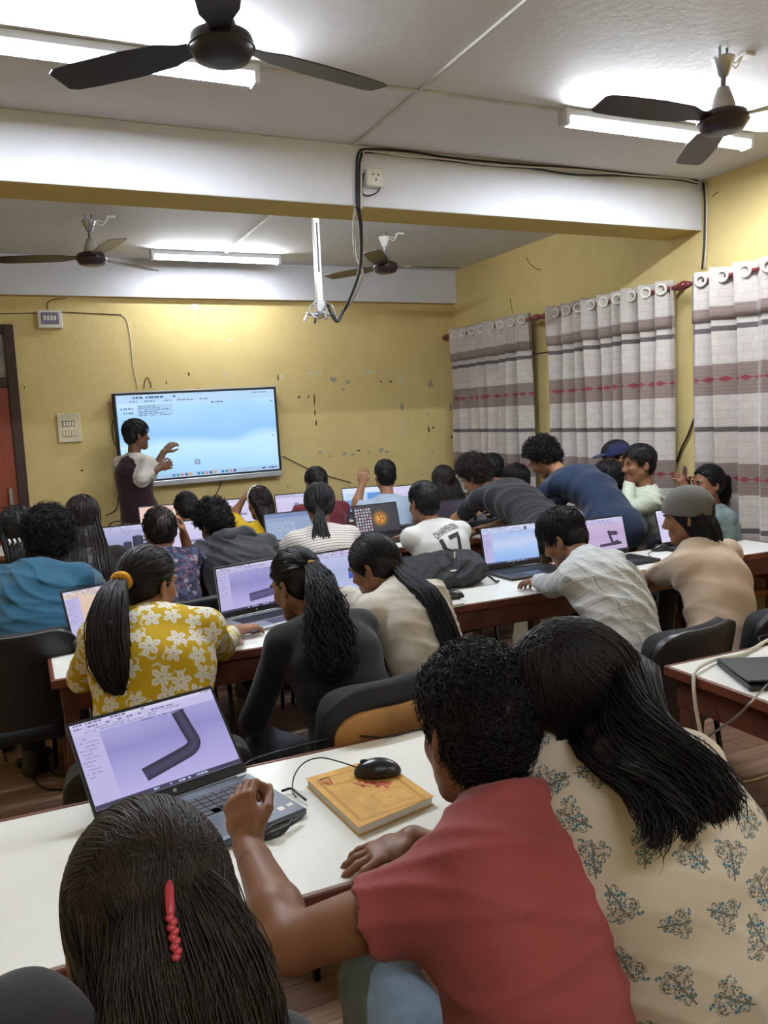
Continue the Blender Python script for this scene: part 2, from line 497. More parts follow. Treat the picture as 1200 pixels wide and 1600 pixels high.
ce = MB().box((XL - .1, YB - .1, CZ), (W_ + .1, D + .1, CZ + .15)).build('ceiling', M_ceil); tag(ce, 'grey painted ceiling with tube lights and fans', 'ceiling', kind='structure')
wf = MB().box((XL - .1, D, 0), (W_ + .1, D + .15, CZ)).build('wall_front', M_yel); tag(wf, 'yellow front wall with peeling paint around the screen', 'wall', kind='structure')
wl = MB().box((XL - .12, YB, 0), (XL, D, CZ)).build('wall_left', M_yel); tag(wl, 'yellow left wall of the classroom', 'wall', kind='structure')
wb = MB().box((XL - .1, YB - .12, 0), (W_ + .1, YB, CZ)).build('wall_back', M_yel); tag(wb, 'yellow back wall of the classroom', 'wall', kind='structure')
# right wall with three window openings
WIN = [(6.11, 7.28), (4.40, 5.62), (2.75, 4.06)]; WZ0, WZ1 = 0.85, 2.28
mb = MB(); ys = sorted([v for w2 in WIN for v in w2])
mb.box((W_, YB, 0), (W_ + .15, D, WZ0)); mb.box((W_, YB, WZ1), (W_ + .15, D, CZ))
edges = [YB] + ys + [D]
for i in range(0, len(edges), 2): mb.box((W_, edges[i], WZ0), (W_ + .15, edges[i + 1], WZ1))
wr = mb.build('wall_right', M_yel); tag(wr, 'yellow right wall with three curtained windows', 'wall', kind='structure')
M_glass = mat('night_glass', '0a0d10', 0.08, var=0, spec=0.6)
M_grn = mat('window_green_paint', '24362c', 0.5)
for i, (a, b) in enumerate(WIN):
    e = empty('window_%d' % (i + 1), (W_ + .06, (a + b) / 2, WZ0)); tag(e, ['dark window at the far end of the right wall', 'dark window behind the middle curtain', 'dark window behind the nearest curtain'][i], 'window', kind='structure')
    hw = (b - a) / 2; hh = WZ1 - WZ0; f = MB()
    for y0, y1, z0, z1 in ((-hw, hw, 0, .05), (-hw, hw, hh - .05, hh), (-hw, -hw + .05, .05, hh - .05), (hw - .05, hw, .05, hh - .05), (-.02, .02, .05, hh - .05)):
        f.box((-.03, y0, z0), (.03, y1, z1), .004)
    f.build('window_frame', M_grn, e)
    for s in (-1, 1):
        y0, y1 = (-hw + .05, -.02) if s < 0 else (.02, hw - .05)
        MB().box((-.004, y0, .05), (.004, y1, hh - .05)).build('pane', M_glass, e)
# beams
BY0, BY1, BZ = 4.16, 4.47, 2.725
mb = MB(); mb.box((XL, BY0, BZ), (W_, BY1, CZ), 0.004)
for f_i in range(len(mb.f)): pass
tr = mb.build('trim_1', [M_whp, M_soff]); tag(tr, 'white ceiling beam crossing the room with yellow underside', 'beam', kind='structure')
for p in tr.data.polygons:
    if p.normal.z < -.8: p.material_index = 1
mb = MB().box((XL, D - .07, 2.715), (W_, D, CZ), 0.003)
tr2 = mb.build('trim_2', [M_whp, M_soff]); tag(tr2, 'white beam band along the top of the front wall', 'beam', kind='structure')
for p in tr2.data.polygons:
    if p.normal.z < -.8: p.material_index = 1
bbm = mat('baseboard_paint', '6b3b2a', 0.5)
for nm, lo, hi in (('baseboard_front', (.1, D - .012, 0), (W_, D, .1)), ('baseboard_right', (W_ - .012, YB, 0), (W_, D - .012, .1))):
    tag(MB().box(lo, hi, .003).build(nm, bbm), 'low brown skirting board at the foot of the ' + nm.split('_')[1] + ' wall', 'baseboard', kind='structure')
# door
de = empty('door_1', (-.39, D, 0)); tag(de, 'reddish brown wooden door with a glazed transom at the far left', 'door', kind='structure')
mb = MB()
for x0, x1, z0, z1 in ((-.48, -.40, 0, 2.48), (.40, .48, 0, 2.48), (-.40, .40, 2.40, 2.48), (-.40, .40, 1.97, 2.05)): mb.box((x0, -.05, z0), (x1, .0, z1), .005)
mb.build('door_frame', mat('door_frame_wood', '331c18', 0.5, var=.15), de)
dl = MB().box((-.40, -.03, .01), (.40, 0, 1.97), .003).build('door_leaf', mat('door_paint', '8a3f28', 0.45, var=.12, vscale=4), de)
for z0, z1 in ((.15, .85), (.98, 1.85)): MB().box((-.32, -.04, z0), (.32, -.03, z1), .006).build('door_panel', MATS['door_paint'], dl)
MB().box((.33, -.075, 1.0), (.36, -.03, 1.14), .006).build('door_handle', M_steel, dl)
MB().box((-.40, -.02, 2.05), (.40, -.01, 2.40)).build('transom_pane', mat('frosted_glass', '8d8b84', 0.35, var=.1), de)

# peeling paint on the front wall
def chip(px, py, wpx, hpx, m, seed):
    r = random.Random(seed); c = PY(px, py, D); sx = abs(PY(px + wpx, py, D)[0] - c[0]); sz = hpx / 150.0
    pts = []
    for k in range(11):
        g = 2 * math.pi * k / 11; q = r.uniform(.45, 1.1)
        pts.append((c[0] + sx * .5 * q * math.cos(g), D - .0025, c[2] + sz * .5 * q * math.sin(g)))
    o = MB().prism(pts[::-1], (0, .0025, 0)).build('paint_chip', m, wf); fix_normals(o); return o
M_ch1 = mat('bare_plaster', 'a39d8e', .9); M_ch2 = mat('pale_primer', 'cfc9a6', .9); M_ch3 = mat('dark_hole', '4a3826', .9)
ch = [(490, 583, 30, 6, 2), (538, 580, 9, 5, 2), (521, 593, 10, 11, 1), (543, 597, 11, 8, 1), (537, 608, 8, 5, 1), (575, 581, 20, 6, 2), (600, 579, 14, 4, 2), (610, 596, 8, 4, 3), (625, 590, 8, 26, 2), (628, 635, 8, 16, 1), (629, 660, 5, 12, 2), (630, 677, 7, 8, 2), (595, 596, 4, 3, 3), (491, 625, 3, 22, 3), (492, 645, 3, 10, 3), (494, 660, 3, 10, 3), (482, 620, 3, 5, 3), (467, 621, 4, 5, 3), (500, 707, 9, 5, 1), (516, 713, 8, 3, 1), (538, 709, 9, 6, 1), (552, 710, 8, 5, 1), (577, 707, 5, 4, 1), (595, 704, 9, 10, 1), (604, 706, 9, 5, 1), (560, 704, 8, 3, 3), (499, 714, 5, 4, 2), (672, 600, 9, 16, 1), (665, 579, 5, 5, 2), (702, 583, 5, 9, 2), (704, 634, 5, 18, 1), (669, 648, 4, 5, 1), (670, 671, 4, 10, 3), (677, 668, 3, 5, 3), (706, 683, 3, 6, 3), (476, 716, 14, 3, 2), (440, 590, 8, 10, 2), (295, 585, 4, 6, 3), (310, 607, 2, 3, 3), (260, 598, 3, 6, 3), (360, 532, 16, 5, 2), (350, 585, 6, 14, 2), (51, 861, 3, 3, 3), (437, 630, 5, 14, 2), (434, 590, 3, 12, 3), (675, 705, 8, 4, 1), (660, 742, 6, 3, 1), (450, 760, 3, 4, 3), (128, 735, 5, 3, 3), (38, 605, 3, 5, 3)]
for i, (x, y, a, b, k) in enumerate(ch): chip(x, y, a, b, (M_ch1, M_ch2, M_ch3)[k - 1], i)
# scratches on the right wall
for i, (pts) in enumerate([[(822, 402), (828, 412), (838, 420), (845, 421)], [(797, 465), (799, 478), (801, 490)], [(1112, 308), (1118, 303), (1122, 300)], [(905, 350), (906, 356), (908, 362)]]):
    mb = MB(); q = [PX(a, b, W_ - .0015) for a, b in pts]; mb.tube(catmull(q, 10), .003, 4); mb.build('paint_scratch', M_ch3, wr)

# ------------------------------------------------------------------ fluorescent tubes
M_tube = emis('tube_glow', (0.86, 0.93, 1.0, 1), TUBE_EMIT)
M_tube_weak = emis('tube_glow_weak', (0.9, 0.95, 1.0, 1), TUBE_EMIT * .4)  # far tube turned down so the white band behind it is not overlit
M_tube_dim = emis('tube_glow_dim', (0.9, 0.95, 1.0, 1), TUBE_EMIT * .42)
M_bat = mat('batten_white', 'cfd2d6', .4, var=0.02)
def tube_light(x0, x1, y, z, label, glow=None, flip=False):
    e = empty('tube_light', ((x0 + x1) / 2, y, CZ), math.pi if flip else 0); tag(e, label, 'light', 'ceiling tube lights')
    L = (x1 - x0) / 2; dz = z - CZ
    MB().box((-L, -.034, dz + .026), (L, .034, 0), .005).build('batten', M_bat, e); MB().box((-L, .026, dz - .0068), (L, .034, dz + .026), .001).build('light_shield', M_bat, e)  # side lip added and sized to block tube light from the beam behind
    mb = MB(); mb.cyl((-L + .02, -.004, dz + .006), (L - .02, -.004, dz + .006), .014, n=12); mb.build('tube', glow or M_tube, e)
    for s in (-1, 1): MB().box((s * L - .014, -.036, dz - .014), (s * L + .014, .036, 0), .004).build('end_cap', M_bat, e)
tube_light(-.19, 1.03, 3.39, CZ - .065, 'tube light behind the nearest large ceiling fan')
tube_light(2.57, 3.79, 3.39, CZ - .065, 'tube light beside the fan near the right wall')
tube_light(1.18, 2.26, 7.05, CZ - .065, 'far tube light above the white beam over the screen', M_tube_weak)
tube_light(-.19, 1.03, -.9, CZ - .065, 'left tube light at the back of the room', M_tube_dim)
tube_light(2.57, 3.79, -.9, CZ - .065, 'right tube light at the back of the room', M_tube_dim)
tube_light(1.5, 2.72, BY1 + .06, CZ - .12, 'added tube light on the far side of the white beam', M_tube_dim, True)  # unseen tube, added to bring more light onto the front wall
M_cond = mat('conduit_white', 'c6c3bf', .5)
z = CZ - .012
for lo, hi, lab in (((1.045, 3.385, z), (2.555, 3.405, CZ), 'thin white conduit joining the two nearer tube lights'), ((1.775, -1.8, z), (1.795, 3.385, CZ), 'thin white conduit running toward the camera across the ceiling'), ((1.775, 3.405, z), (1.795, BY0, CZ), 'short white conduit between tube line and beam'), ((1.775, BY1, z), (1.795, 7.02, CZ), 'thin white conduit beyond the beam running to the far tube light')):
    tag(MB().box(lo, hi, .002).build('conduit', M_cond), lab, 'conduit', 'ceiling conduits')

# ------------------------------------------------------------------ ceiling fans
M_fan = mat('fan_brown', '2a1a1c', .32, var=.05); M_fand = mat('fan_dark', '1c1a20', .4, var=.05); M_fanr = mat('fan_rod', '6f6a66', .35, metal=.5)
M_cup = mat('fan_cup_grey', 'a9a5a0', .4)
def fan(x, y, hubz, ang, label, body, rodm):
    e = empty('ceiling_fan', (x, y, CZ)); tag(e, label, 'fan', 'ceiling fans'); hz = hubz - CZ
    mb = MB(); mb.lathe([(0, hz - .052), (.045, hz - .055), (.082, hz - .045), (.098, hz - .02), (.1, hz), (.092, hz + .022), (.06, hz + .035), (.0, hz + .036)], n=28)
    mb.torus((0, 0, hz - .01), (0, 0, 1), .098, .006, 28, 6); mb.build('motor', body, e)
    MB().lathe([(.05, hz + .034), (.046, hz + .06), (.034, hz + .095), (.022, hz + .125), (0, hz + .127)], n=20).build('lower_cup', M_cup if rodm is M_fanr else rodm, e)
    MB().cyl((0, 0, hz + .12), (0, 0, -.05), .0105, n=12).build('rod', rodm, e)
    mb = MB()
    mb.lathe([(.012, -.115), (.02, -.11), (.044, -.045), (.046, -.04), (.0, -.038)], n=18); mb.build('upper_cup', M_steel if rodm is M_fanr else M_wpl, e)
    mb = MB(); mb.tube([(-.02, 0, 0), (-.02, 0, -.04), (0, 0, -.055), (.02, 0, -.04), (.02, 0, 0)], .006, 6); mb.build('hook', M_steel, e)
    mb = MB(); mb.tube(catmull([(.0, .0, -.06), (.05, .01, -.05), (.09, .02, -.06), (.12, .02, -.02), (.14, .02, 0)], 16), .004, 5); mb.tube(catmull([(.0, .01, -.08), (.06, .03, -.03), (.1, .03, -.035), (.13, .02, 0)], 14), .004, 5)
    mb.box((.115, -.01, -.012), (.175, .04, 0), .003); mb.build('wiring', M_wpl, e)
    for k in range(3):
        g = ang + k * 2 * math.pi / 3
        b = MB()
        st = [(.085, .03, 0), (.14, .035, 0), (.2, .058, .0), (.35, .068, 0), (.52, .066, 0), (.6, .06, 0), (.625, .045, 0)]
        vs = []; tw = .16
        for r_, w2, _ in st:
            for s, zz in ((-1, 0), (1, 0), (1, .004), (-1, .004)):
                vs.append((r_, s * w2, hz + .0 + s * w2 * tw + zz))
        fs = []
        for i in range(len(st) - 1):
            for q in range(4): fs.append((i * 4 + q, (i + 1) * 4 + q, (i + 1) * 4 + (q + 1) % 4, i * 4 + (q + 1) % 4))
        fs += [(0, 1, 2, 3), tuple(len(vs) - 4 + q for q in (3, 2, 1, 0))]
        b.add(vs, fs)
        o = b.build('blade', body, e, M=Matrix.Rotation(g, 4, 'Z')); fix_normals(o)
fan(.69, 2.6, 2.755, math.radians(-105), 'large dark ceiling fan nearest the camera', M_fand, M_fand)
fan(2.79, 2.62, 2.76, math.radians(-62), 'ceiling fan with chrome cup beside the right wall tube light', M_fan, M_fanr)
fan(.6, 6.0, 2.755, math.radians(-80), 'small far ceiling fan above the door side', M_fan, M_fanr)
fan(2.8, 6.0, 2.775, math.radians(-4), 'far ceiling fan over the corner of the front wall', M_fan, M_steel)

# ------------------------------------------------------------------ beam wiring, socket, projector mount
e = empty('power_socket', PY(582, 280, BY0)); tag(e, 'white power socket box fixed on the ceiling beam', 'socket')
MB().box((-.047, -.045, -.047), (.047, 0, .047), .006).build('box', M_wpl, e)
mb = MB()
for dx, dz in ((-.015, .012), (.015, .012), (0, -.014)): mb.cyl((dx, -.047, dz), (dx, -.044, dz), .005, n=8)
mb.build('socket_hole', M_blk, e)
def on_beam(l, off=.012): return [PY(a, b, BY0 - off) for a, b in l]
for i, (dy, m, lab) in enumerate(((0, M_cab, 'black cable along the top edge of the beam, upper strand'), (5, M_cab, 'black cable along the top edge of the beam, sagging lower strand'), (3, M_cabw, 'pale cable along the top edge of the beam'))):
    l = [(557 + i * 4, 326), (557 + i * 4, 270), (560 + i * 4, 240 + dy), (575, 233 + dy), (640, 237 + dy + i * 2), (700, 246 + dy), (760, 252 + dy + i), (830, 258 + dy), (900, 262 + dy + (6 if i == 1 else 0)), (980, 270 + dy), (1060, 276 + dy), (1090, 282 + dy)]
    o = cable('cable', on_beam(l, .008 + .006 * i), .006 if i < 2 else .005, m, n=70); tag(o, lab, 'cable', 'cables on the beam')
for i in range(2):
    q = [PX(a + i * 4, b, W_ - .012) for a, b in ((1099, 285), (1101, 320), (1100, 380), (1097, 420))]
    tag(cable('cable', q, .006, M_cab if i == 0 else M_cabw, n=20), ['black', 'pale'][i] + ' cable dropping down the yellow wall to the curtain', 'cable', 'cables on the right wall')
tag(cable('cable', on_beam([(568, 270), (566, 300), (575, 306), (590, 300), (594, 290)]), .004, M_cab, n=20), 'short black lead looping below the beam socket', 'cable')
# thick cables hang from the beam to the projector mount
pe = empty('projector_mount', (2.09, 5.62, CZ)); tag(pe, 'white projector ceiling mount with empty bracket and hanging cables', 'mount')
MB().box((-.06, -.05, -.02), (.06, .05, 0), .004).build('ceiling_plate', M_steel, pe)
MB().box((-.022, -.022, -.62), (.022, .022, -.02), .004).build('pole', M_wpl, pe)
MB().box((-.006, -.024, -.4), (.006, -.0222, -.06)).build('pole_slot', M_blk, pe)
mb = MB(); mb.box((-.035, -.035, -.68), (.035, .035, -.6), .005); mb.box((-.1, -.02, -.7), (.1, .02, -.68), .004); mb.box((-.02, -.1, -.7), (.02, .1, -.68), .004)
for sx, sy in ((.1, 0), (-.1, 0), (0, .1), (0, -.1)): mb.cyl((sx, sy, -.7), (sx * 1.2, sy * 1.2, -.74), .01, n=8)
mb.build('bracket', M_steel, pe)
b0 = PY(560, 326, BY0)
for i, (pts, r, m, lab) in enumerate([
    ([(560, 326, 4.15), (564, 360, 4.3), (562, 420, 4.8), (545, 470, 5.4), (528, 500, 5.6), (524, 493, 5.62)], .011, M_cab, 'thick black cable hanging from the beam to the projector mount'),
    ([(556, 320, 4.15), (553, 350, 4.3), (555, 400, 4.7), (566, 430, 5.0), (550, 470, 5.4), (526, 499, 5.6), (515, 490, 5.62)], .007, M_cabw, 'white cable hanging beside the thick black one'),
    ([(527, 500, 5.58), (520, 480, 5.62), (508, 472, 5.62), (490, 474, 5.62), (484, 486, 5.6), (495, 497, 5.58), (510, 492, 5.6), (508, 478, 5.62)], .006, M_steel, 'grey cable coil at the projector mount'),
    ([(512, 476, 5.55), (518, 490, 5.5), (527, 502, 5.5), (536, 485, 5.5)], .012, M_cab, 'short black plug leads below the mount')]):
    tag(cable('cable', [PY(a, b, c) for a, b, c in pts], r, m, n=50), lab, 'cable')

# ------------------------------------------------------------------ front wall fittings
def wallbox(name, tl, br, dep, label, cat):
    a, b = PY(*tl, D), PY(*br, D); c = ((a[0] + b[0]) / 2, D, (a[2] + b[2]) / 2)
    e = empty(name, c); tag(e, label, cat); return e, abs(b[0] - a[0]) / 2, abs(a[2] - b[2]) / 2
e, hx, hz = wallbox('breaker_box', (57, 486), (98, 514), .06, 'white circuit breaker box high on the wall by the door', 'breaker box')
MB().box((-hx, -.06, -hz), (hx, 0, hz), .006).build('case', M_wpl, e)
MB().box((-hx * .72, -.068, -hz * .55), (hx * .72, -.06, hz * .75), .003).build('cover', mat('grey_lilac', '75708a', .3), e)
for k in range(4): MB().box((-.05 + k * .026, -.074, -.01), (-.032 + k * .026, -.068, .028), .002).build('breaker_switch', M_wpl, e)
e, hx, hz = wallbox('switchboard', (88, 647), (128, 690), .04, 'cream switchboard plate beside the door', 'switchboard')
MB().box((-hx, -.03, -hz), (hx, 0, hz), .004).build('plate', mat('cream_plastic', 'd8d0b4', .45), e)
MB().box((-.055, -.034, .01), (.045, -.03, .06), .002).build('socket_panel', mat('brown_trim', '94835c', .5), e)
for k in range(4): MB().box((-.045 + k * .022, -.037, .018), (-.03 + k * .022, -.034, .052), .001).build('switch', M_wpl, e)
MB().box((-.06, -.034, -.075), (.06, -.03, -.02), .002).build('socket_panel', mat('tan_trim', 'b09a66', .5), e)
for k in range(5): MB().box((-.055 + k * .023, -.038, -.07), (-.038 + k * .023, -.034, -.025), .001).build('switch', mat('cream_plastic', 'd8d0b4', .45), e)
MB().box((-.03, -.004, -.03), (.03, 0, .03), .001, Matrix.Rotation(math.radians(45), 4, 'Y')).build('plaster_patch', M_ch2, wf, PY(304, 479, D))
def on_wall(l, off=.008): return [PY(a, b, D - off) for a, b in l]
for l, r, m, lab in [
    ([(0, 490), (60, 489), (100, 488), (190, 492)], .004, M_ch3, 'thin brown wire running level along the front wall from the breaker box'),
    ([(190, 492), (198, 500), (204, 530), (208, 570), (215, 606)], .004, M_cabw, 'pale wire dropping from the level wire to the screen'),
    ([(75, 486), (74, 474), (84, 468), (104, 466)], .004, M_ch3, 'short bent wire above the breaker box'),
    ([(183, 645), (175, 665), (178, 690), (186, 706), (182, 720), (188, 730)], .005, M_ch3, 'looped wire beside the left edge of the screen'),
    ([(190, 745), (186, 770), (182, 795), (165, 806)], .005, M_cab, 'black wire hanging below the left end of the screen'),
    ([(346, 752), (340, 768), (326, 790)], .005, M_cab, 'black wire hanging below the middle of the screen'),
    ([(442, 713), (470, 727), (500, 740), (548, 754)], .005, M_ch3, 'wire sagging along the wall from the right of the screen'),
    ([(225, 607), (226, 596), (230, 590), (235, 598), (236, 606)], .004, M_ch3, 'small wire loop standing above the screen')]:
    tag(cable('wire', on_wall(l), r, m, n=24), lab, 'wire')
q = [PX(a, b, W_ - .02) for a, b in ((1085, 653), (1075, 680), (1065, 700), (1057, 722))]
tag(cable('wire', q, .007, M_cab, n=16), 'black wire between the two nearer curtains', 'wire')
q = [PX(a, b, W_ - .01) for a, b in ((830, 554), (868, 548))]
tag(cable('wire', q, .004, M_cab, n=6), 'thin wire between the two farther curtains', 'wire')

# ------------------------------------------------------------------ curtains
def curtain_mat(u0):
    m = bpy.data.materials.new('curtain_fabric'); m.use_nodes = True; t = NT(m); b = t.n['Principled BSDF']
    uv = t.node('ShaderNodeUVMap'); sp = t.node('ShaderNodeSeparateXYZ'); t.link(uv.outputs[0], sp.inputs[0])
    U, V = sp.outputs[0], sp.outputs[1]
    def band(z0, z1, soft=.004):
        return t.math('MULTIPLY', t.math('SMOOTHSTEP', V, None) if False else t.math('GREATER_THAN', V, z0), t.math('LESS_THAN', V, z1))
    br = t.node('ShaderNodeTexBrick', i_Scale=1.0, i_Mortar_Size=0.004, i_Brick_Width=.085, i_Row_Height=.05)
    br.inputs['Color1'].default_value = lin('b3aaa5'); br.inputs['Color2'].default_value = lin('b8b0aa'); br.inputs['Mortar'].default_value = lin('aca39e')
    t.link(uv.outputs[0], br.inputs['Vector'])
    nz = t.node('ShaderNodeTexNoise', i_Scale=18.0, i_Detail=3.0); t.link(uv.outputs[0], nz.inputs['Vector'])
    c = t.mix(t.ramp(nz.outputs[0], [(.45, (0, 0, 0, 1)), (.8, (.6, .6, .6, 1))]), br.outputs[0], lin('c6beb8'))
    for z0, z1 in ((1.645, 1.84), (1.02, 1.215), (2.115, 2.195)):
        c = t.mix(band(z0, z1), c, lin('7d6d67'))
        dk = t.math('MULTIPLY', band(z0, z1), t.math('GREATER_THAN', t.math('SINE', t.math('MULTIPLY', V, 260.0)), .75))
        c = t.mix(t.math('MULTIPLY', dk, .5), c, lin('66564f'))
    for zc in (2.06, 1.43, .8):
        c = t.mix(band(zc - .018, zc + .014), c, lin('4f4749'))
    for zc in (1.745, 1.118):
        wv = t.math('MULTIPLY', t.math('SINE', t.math('MULTIPLY', U, 90.0)), .008)
        dd = t.math('ABSOLUTE', t.math('SUBTRACT', t.math('ABSOLUTE', t.math('SUBTRACT', V, zc)), wv))
        c = t.mix(t.math('LESS_THAN', dd, .009), c, lin('7c2b33'))
    t.link(c, b.inputs['Base Color']); b.inputs['Roughness'].default_value = .6; b.inputs['Sheen Weight'].default_value = .25
    return m
M_cur = curtain_mat(0)
M_rod = mat('maroon_rod', '6e2b2c', .35, var=.1)
M_ring = mat('cream_ring', 'd9d5cb', .3, var=0)
def curtain(y0, y1, ztop, zbot, nring, seed, label):
    L = y1 - y0; e = empty('curtain', (W_ - .13, (y0 + y1) / 2, zbot)); tag(e, label, 'curtain', 'patterned curtains on the right wall')
    r = random.Random(seed); n = nring * 12; nz_ = 40
    lam = L / nring
    ph = [r.uniform(-.5, .5) for _ in range(6)]
    def sheet(name, za, zb, off, amp, rows):
        V = []; F = []; UV = []
        for j in range(rows + 1):
            z = za + (zb - za) * j / rows; q = (ztop - z) / (ztop - zbot)
            for i in range(n + 1):
                s = i / n; y = y0 + s * L
                a = amp * (1.0 + .35 * math.sin(3.1 * s * 6 + ph[0] * 5)) * (1 - .25 * q)
                phs = 2 * math.pi * s * nring + q * (1.2 * math.sin(s * 9 + ph[1] * 6) + .5 * math.sin(s * 21 + ph[2] * 6))
                x = a * math.sin(phs) + .008 * math.sin(s * 40 + q * 6 + ph[3] * 6)
                dy = .012 * math.sin(2 * phs) * (1 - q * .4) + q * .012 * math.sin(s * 7)
                V.append((x - off, y - (y0 + y1) / 2 + dy, z - zbot)); UV.append((s * L * 1.7, z))
        for j in range(rows):
            for i in range(n):
                k = j * (n + 1) + i; F.append((k, k + 1, k + n + 2, k + n + 1))
        me = np_mesh(name, np.array(V), np.array(F), M_cur)
        ul = me.uv_layers.new(name='UVMap'); li = np.zeros(len(me.loops), np.int32); me.loops.foreach_get('vertex_index', li)
        ul.data.foreach_set('uv', np.array(UV, np.float32)[li].ravel())
        o = link(name, me, e); so = o.modifiers.new('thickness', 'SOLIDIFY'); so.thickness = .003; return o
    sheet('cloth', ztop, zbot, 0, .058, nz_)
    sheet('valance', ztop + .002, 2.115, .014, .058, 8)
    for k in range(nring):
        y = y0 + (k + .5) * lam - (y0 + y1) / 2
        mb = MB(); mb.torus((-.03, y, 2.375 - zbot), (.93, .38, 0), .032, .009, 18, 8); mb.build('eyelet', M_ring, e)
curtain(5.95, 7.3, 2.43, .62, 8, 1, 'curtain in the far corner next to the front wall')
curtain(4.29, 5.63, 2.43, .62, 9, 2, 'middle curtain between the two others')
curtain(2.55, 4.10, 2.43, .62, 9, 3, 'nearest curtain at the right edge of the view')
for i, (a, b, fin) in enumerate(((5.72, 7.42, 5.72), (4.2, 5.85, 4.2), (2.3, 4.18, 4.18))):
    e = empty('curtain_rod', (W_ - .13, (a + b) / 2, 2.375)); tag(e, ['maroon curtain rod of the far corner curtain', 'maroon curtain rod of the middle curtain', 'maroon curtain rod of the nearest curtain'][i], 'curtain rod', 'maroon curtain rods')
    mb = MB(); hl = (b - a) / 2; mb.cyl((0, -hl, 0), (0, hl, 0), .014, n=12); mb.build('pole', M_rod, e)
    for s in (-1, 1):
        mb = MB()
        for k, (r_, d_) in enumerate(((.022, .0), (.03, .035), (.024, .07), (.014, .095))): mb.ell((0, s * (hl + d_ - .03), 0), (r_, .022, r_), 12, 8)
        mb.build('finial', M_rod, e)
        mb = MB(); mb.box((-.01, s * (hl - .12) - .012, -.012), (.13, s * (hl - .12) + .012, .012), .003); mb.build('bracket', M_rod, e)
# ================================================================== TABLES
TZ = 0.75
M_lam = mat('white_laminate', 'e9e9e3', .3, var=.035, vscale=3)
M_edge = mat('table_edge_wood', '6d3a28', .45, var=.2, vscale=14)
M_leg = mat('table_leg_wood', '5a3022', .5, var=.2, vscale=10)
def table(x0, x1, y0, y1, label):
    cx, cy = (x0 + x1) / 2, (y0 + y1) / 2; hx, hy = (x1 - x0) / 2, (y1 - y0) / 2
    e = empty('table', (cx, cy, 0)); tag(e, label, 'table', 'white topped classroom tables')
    MB().box((-hx + .014, -hy + .014, TZ - .024), (hx - .014, hy - .014, TZ), .001).build('table_top', M_lam, e)
    for lo, hi in (((-hx, -hy, TZ - .032), (hx, -hy + .014, TZ + .001)), ((-hx, hy - .014, TZ - .032), (hx, hy, TZ + .001)), ((-hx, -hy + .014, TZ - .032), (-hx + .014, hy - .014, TZ + .001)), ((hx - .014, -hy + .014, TZ - .032), (hx, hy - .014, TZ + .001))):
        MB().box(lo, hi, .003).build('edge_strip', M_edge, e)
    for lo, hi in (((-hx + .03, -hy + .03, TZ - .13), (hx - .03, -hy + .05, TZ - .033)), ((-hx + .03, hy - .05, TZ - .13), (hx - .03, hy - .03, TZ - .033)), ((-hx + .03, -hy + .05, TZ - .13), (-hx + .05, hy - .05, TZ - .033)), ((hx - .05, -hy + .05, TZ - .13), (hx - .03, hy - .05, TZ - .033))):
        MB().box(lo, hi, .002).build('apron', M_leg, e)
    for sx in (-1, 1):
        for sy in (-1, 1):
            a = sx * (hx - .06); b = sy * (hy - .06)
            MB().box((a - .027, b - .027, 0), (a + .027, b + .027, TZ - .0335), .004).build('leg', M_leg, e)
    return e
table(-1.15, 1.38, 1.32, 1.93, 'nearest long white table holding the yellow notebook')
table(1.88, 3.5, 1.36, 2.0, 'white table at the right edge with the closed black laptop')
table(.05, 1.42, 2.95, 3.57, 'white table in front of the person in yellow floral top')
table(1.43, 2.62, 3.11, 3.78, 'white table carrying the black bag')
table(2.66, 4.08, 3.25, 3.72, 'white table in front of the person in beige shirt and grey cap')
table(-.95, 1.2, 4.72, 5.33, 'white table of the second row from the front, left of the hooded person')
table(1.22, 2.72, 4.72, 5.33, 'white table in front of the person in the number seventeen shirt')
table(2.76, 4.05, 4.72, 5.33, 'white table beneath the two bending people')
table(-.6, 1.22, 6.2, 6.8, 'front row table nearest the door')
table(1.24, 2.7, 6.2, 6.8, 'front row table beneath the big screen')
table(2.74, 4.0, 6.2, 6.8, 'front row table near the corner curtain')

# ================================================================== SCREENS (flat pictures that give off light)
def grad_emis(name, stops, strength, axis=1, warp=.15):
    if name in MATS: return MATS[name]
    m = bpy.data.materials.new(name); m.use_nodes = True; MATS[name] = m; t = NT(m); b = t.n['Principled BSDF']
    uv = t.node('ShaderNodeUVMap'); sp = t.node('ShaderNodeSeparateXYZ'); t.link(uv.outputs[0], sp.inputs[0])
    nz = t.node('ShaderNodeTexNoise', i_Scale=1.6, i_Detail=1.0); t.link(uv.outputs[0], nz.inputs['Vector'])
    f = t.math('ADD', sp.outputs[axis], t.math('MULTIPLY', t.math('SUBTRACT', nz.outputs[0], .5), warp * 2))
    c = t.ramp(f, [(p, lin(q)) for p, q in stops])
    b.inputs['Base Color'].default_value = (.01, .01, .01, 1); b.inputs['Roughness'].default_value = .4
    t.link(c, b.inputs['Emission Color']); b.inputs['Emission Strength'].default_value = strength
    return m
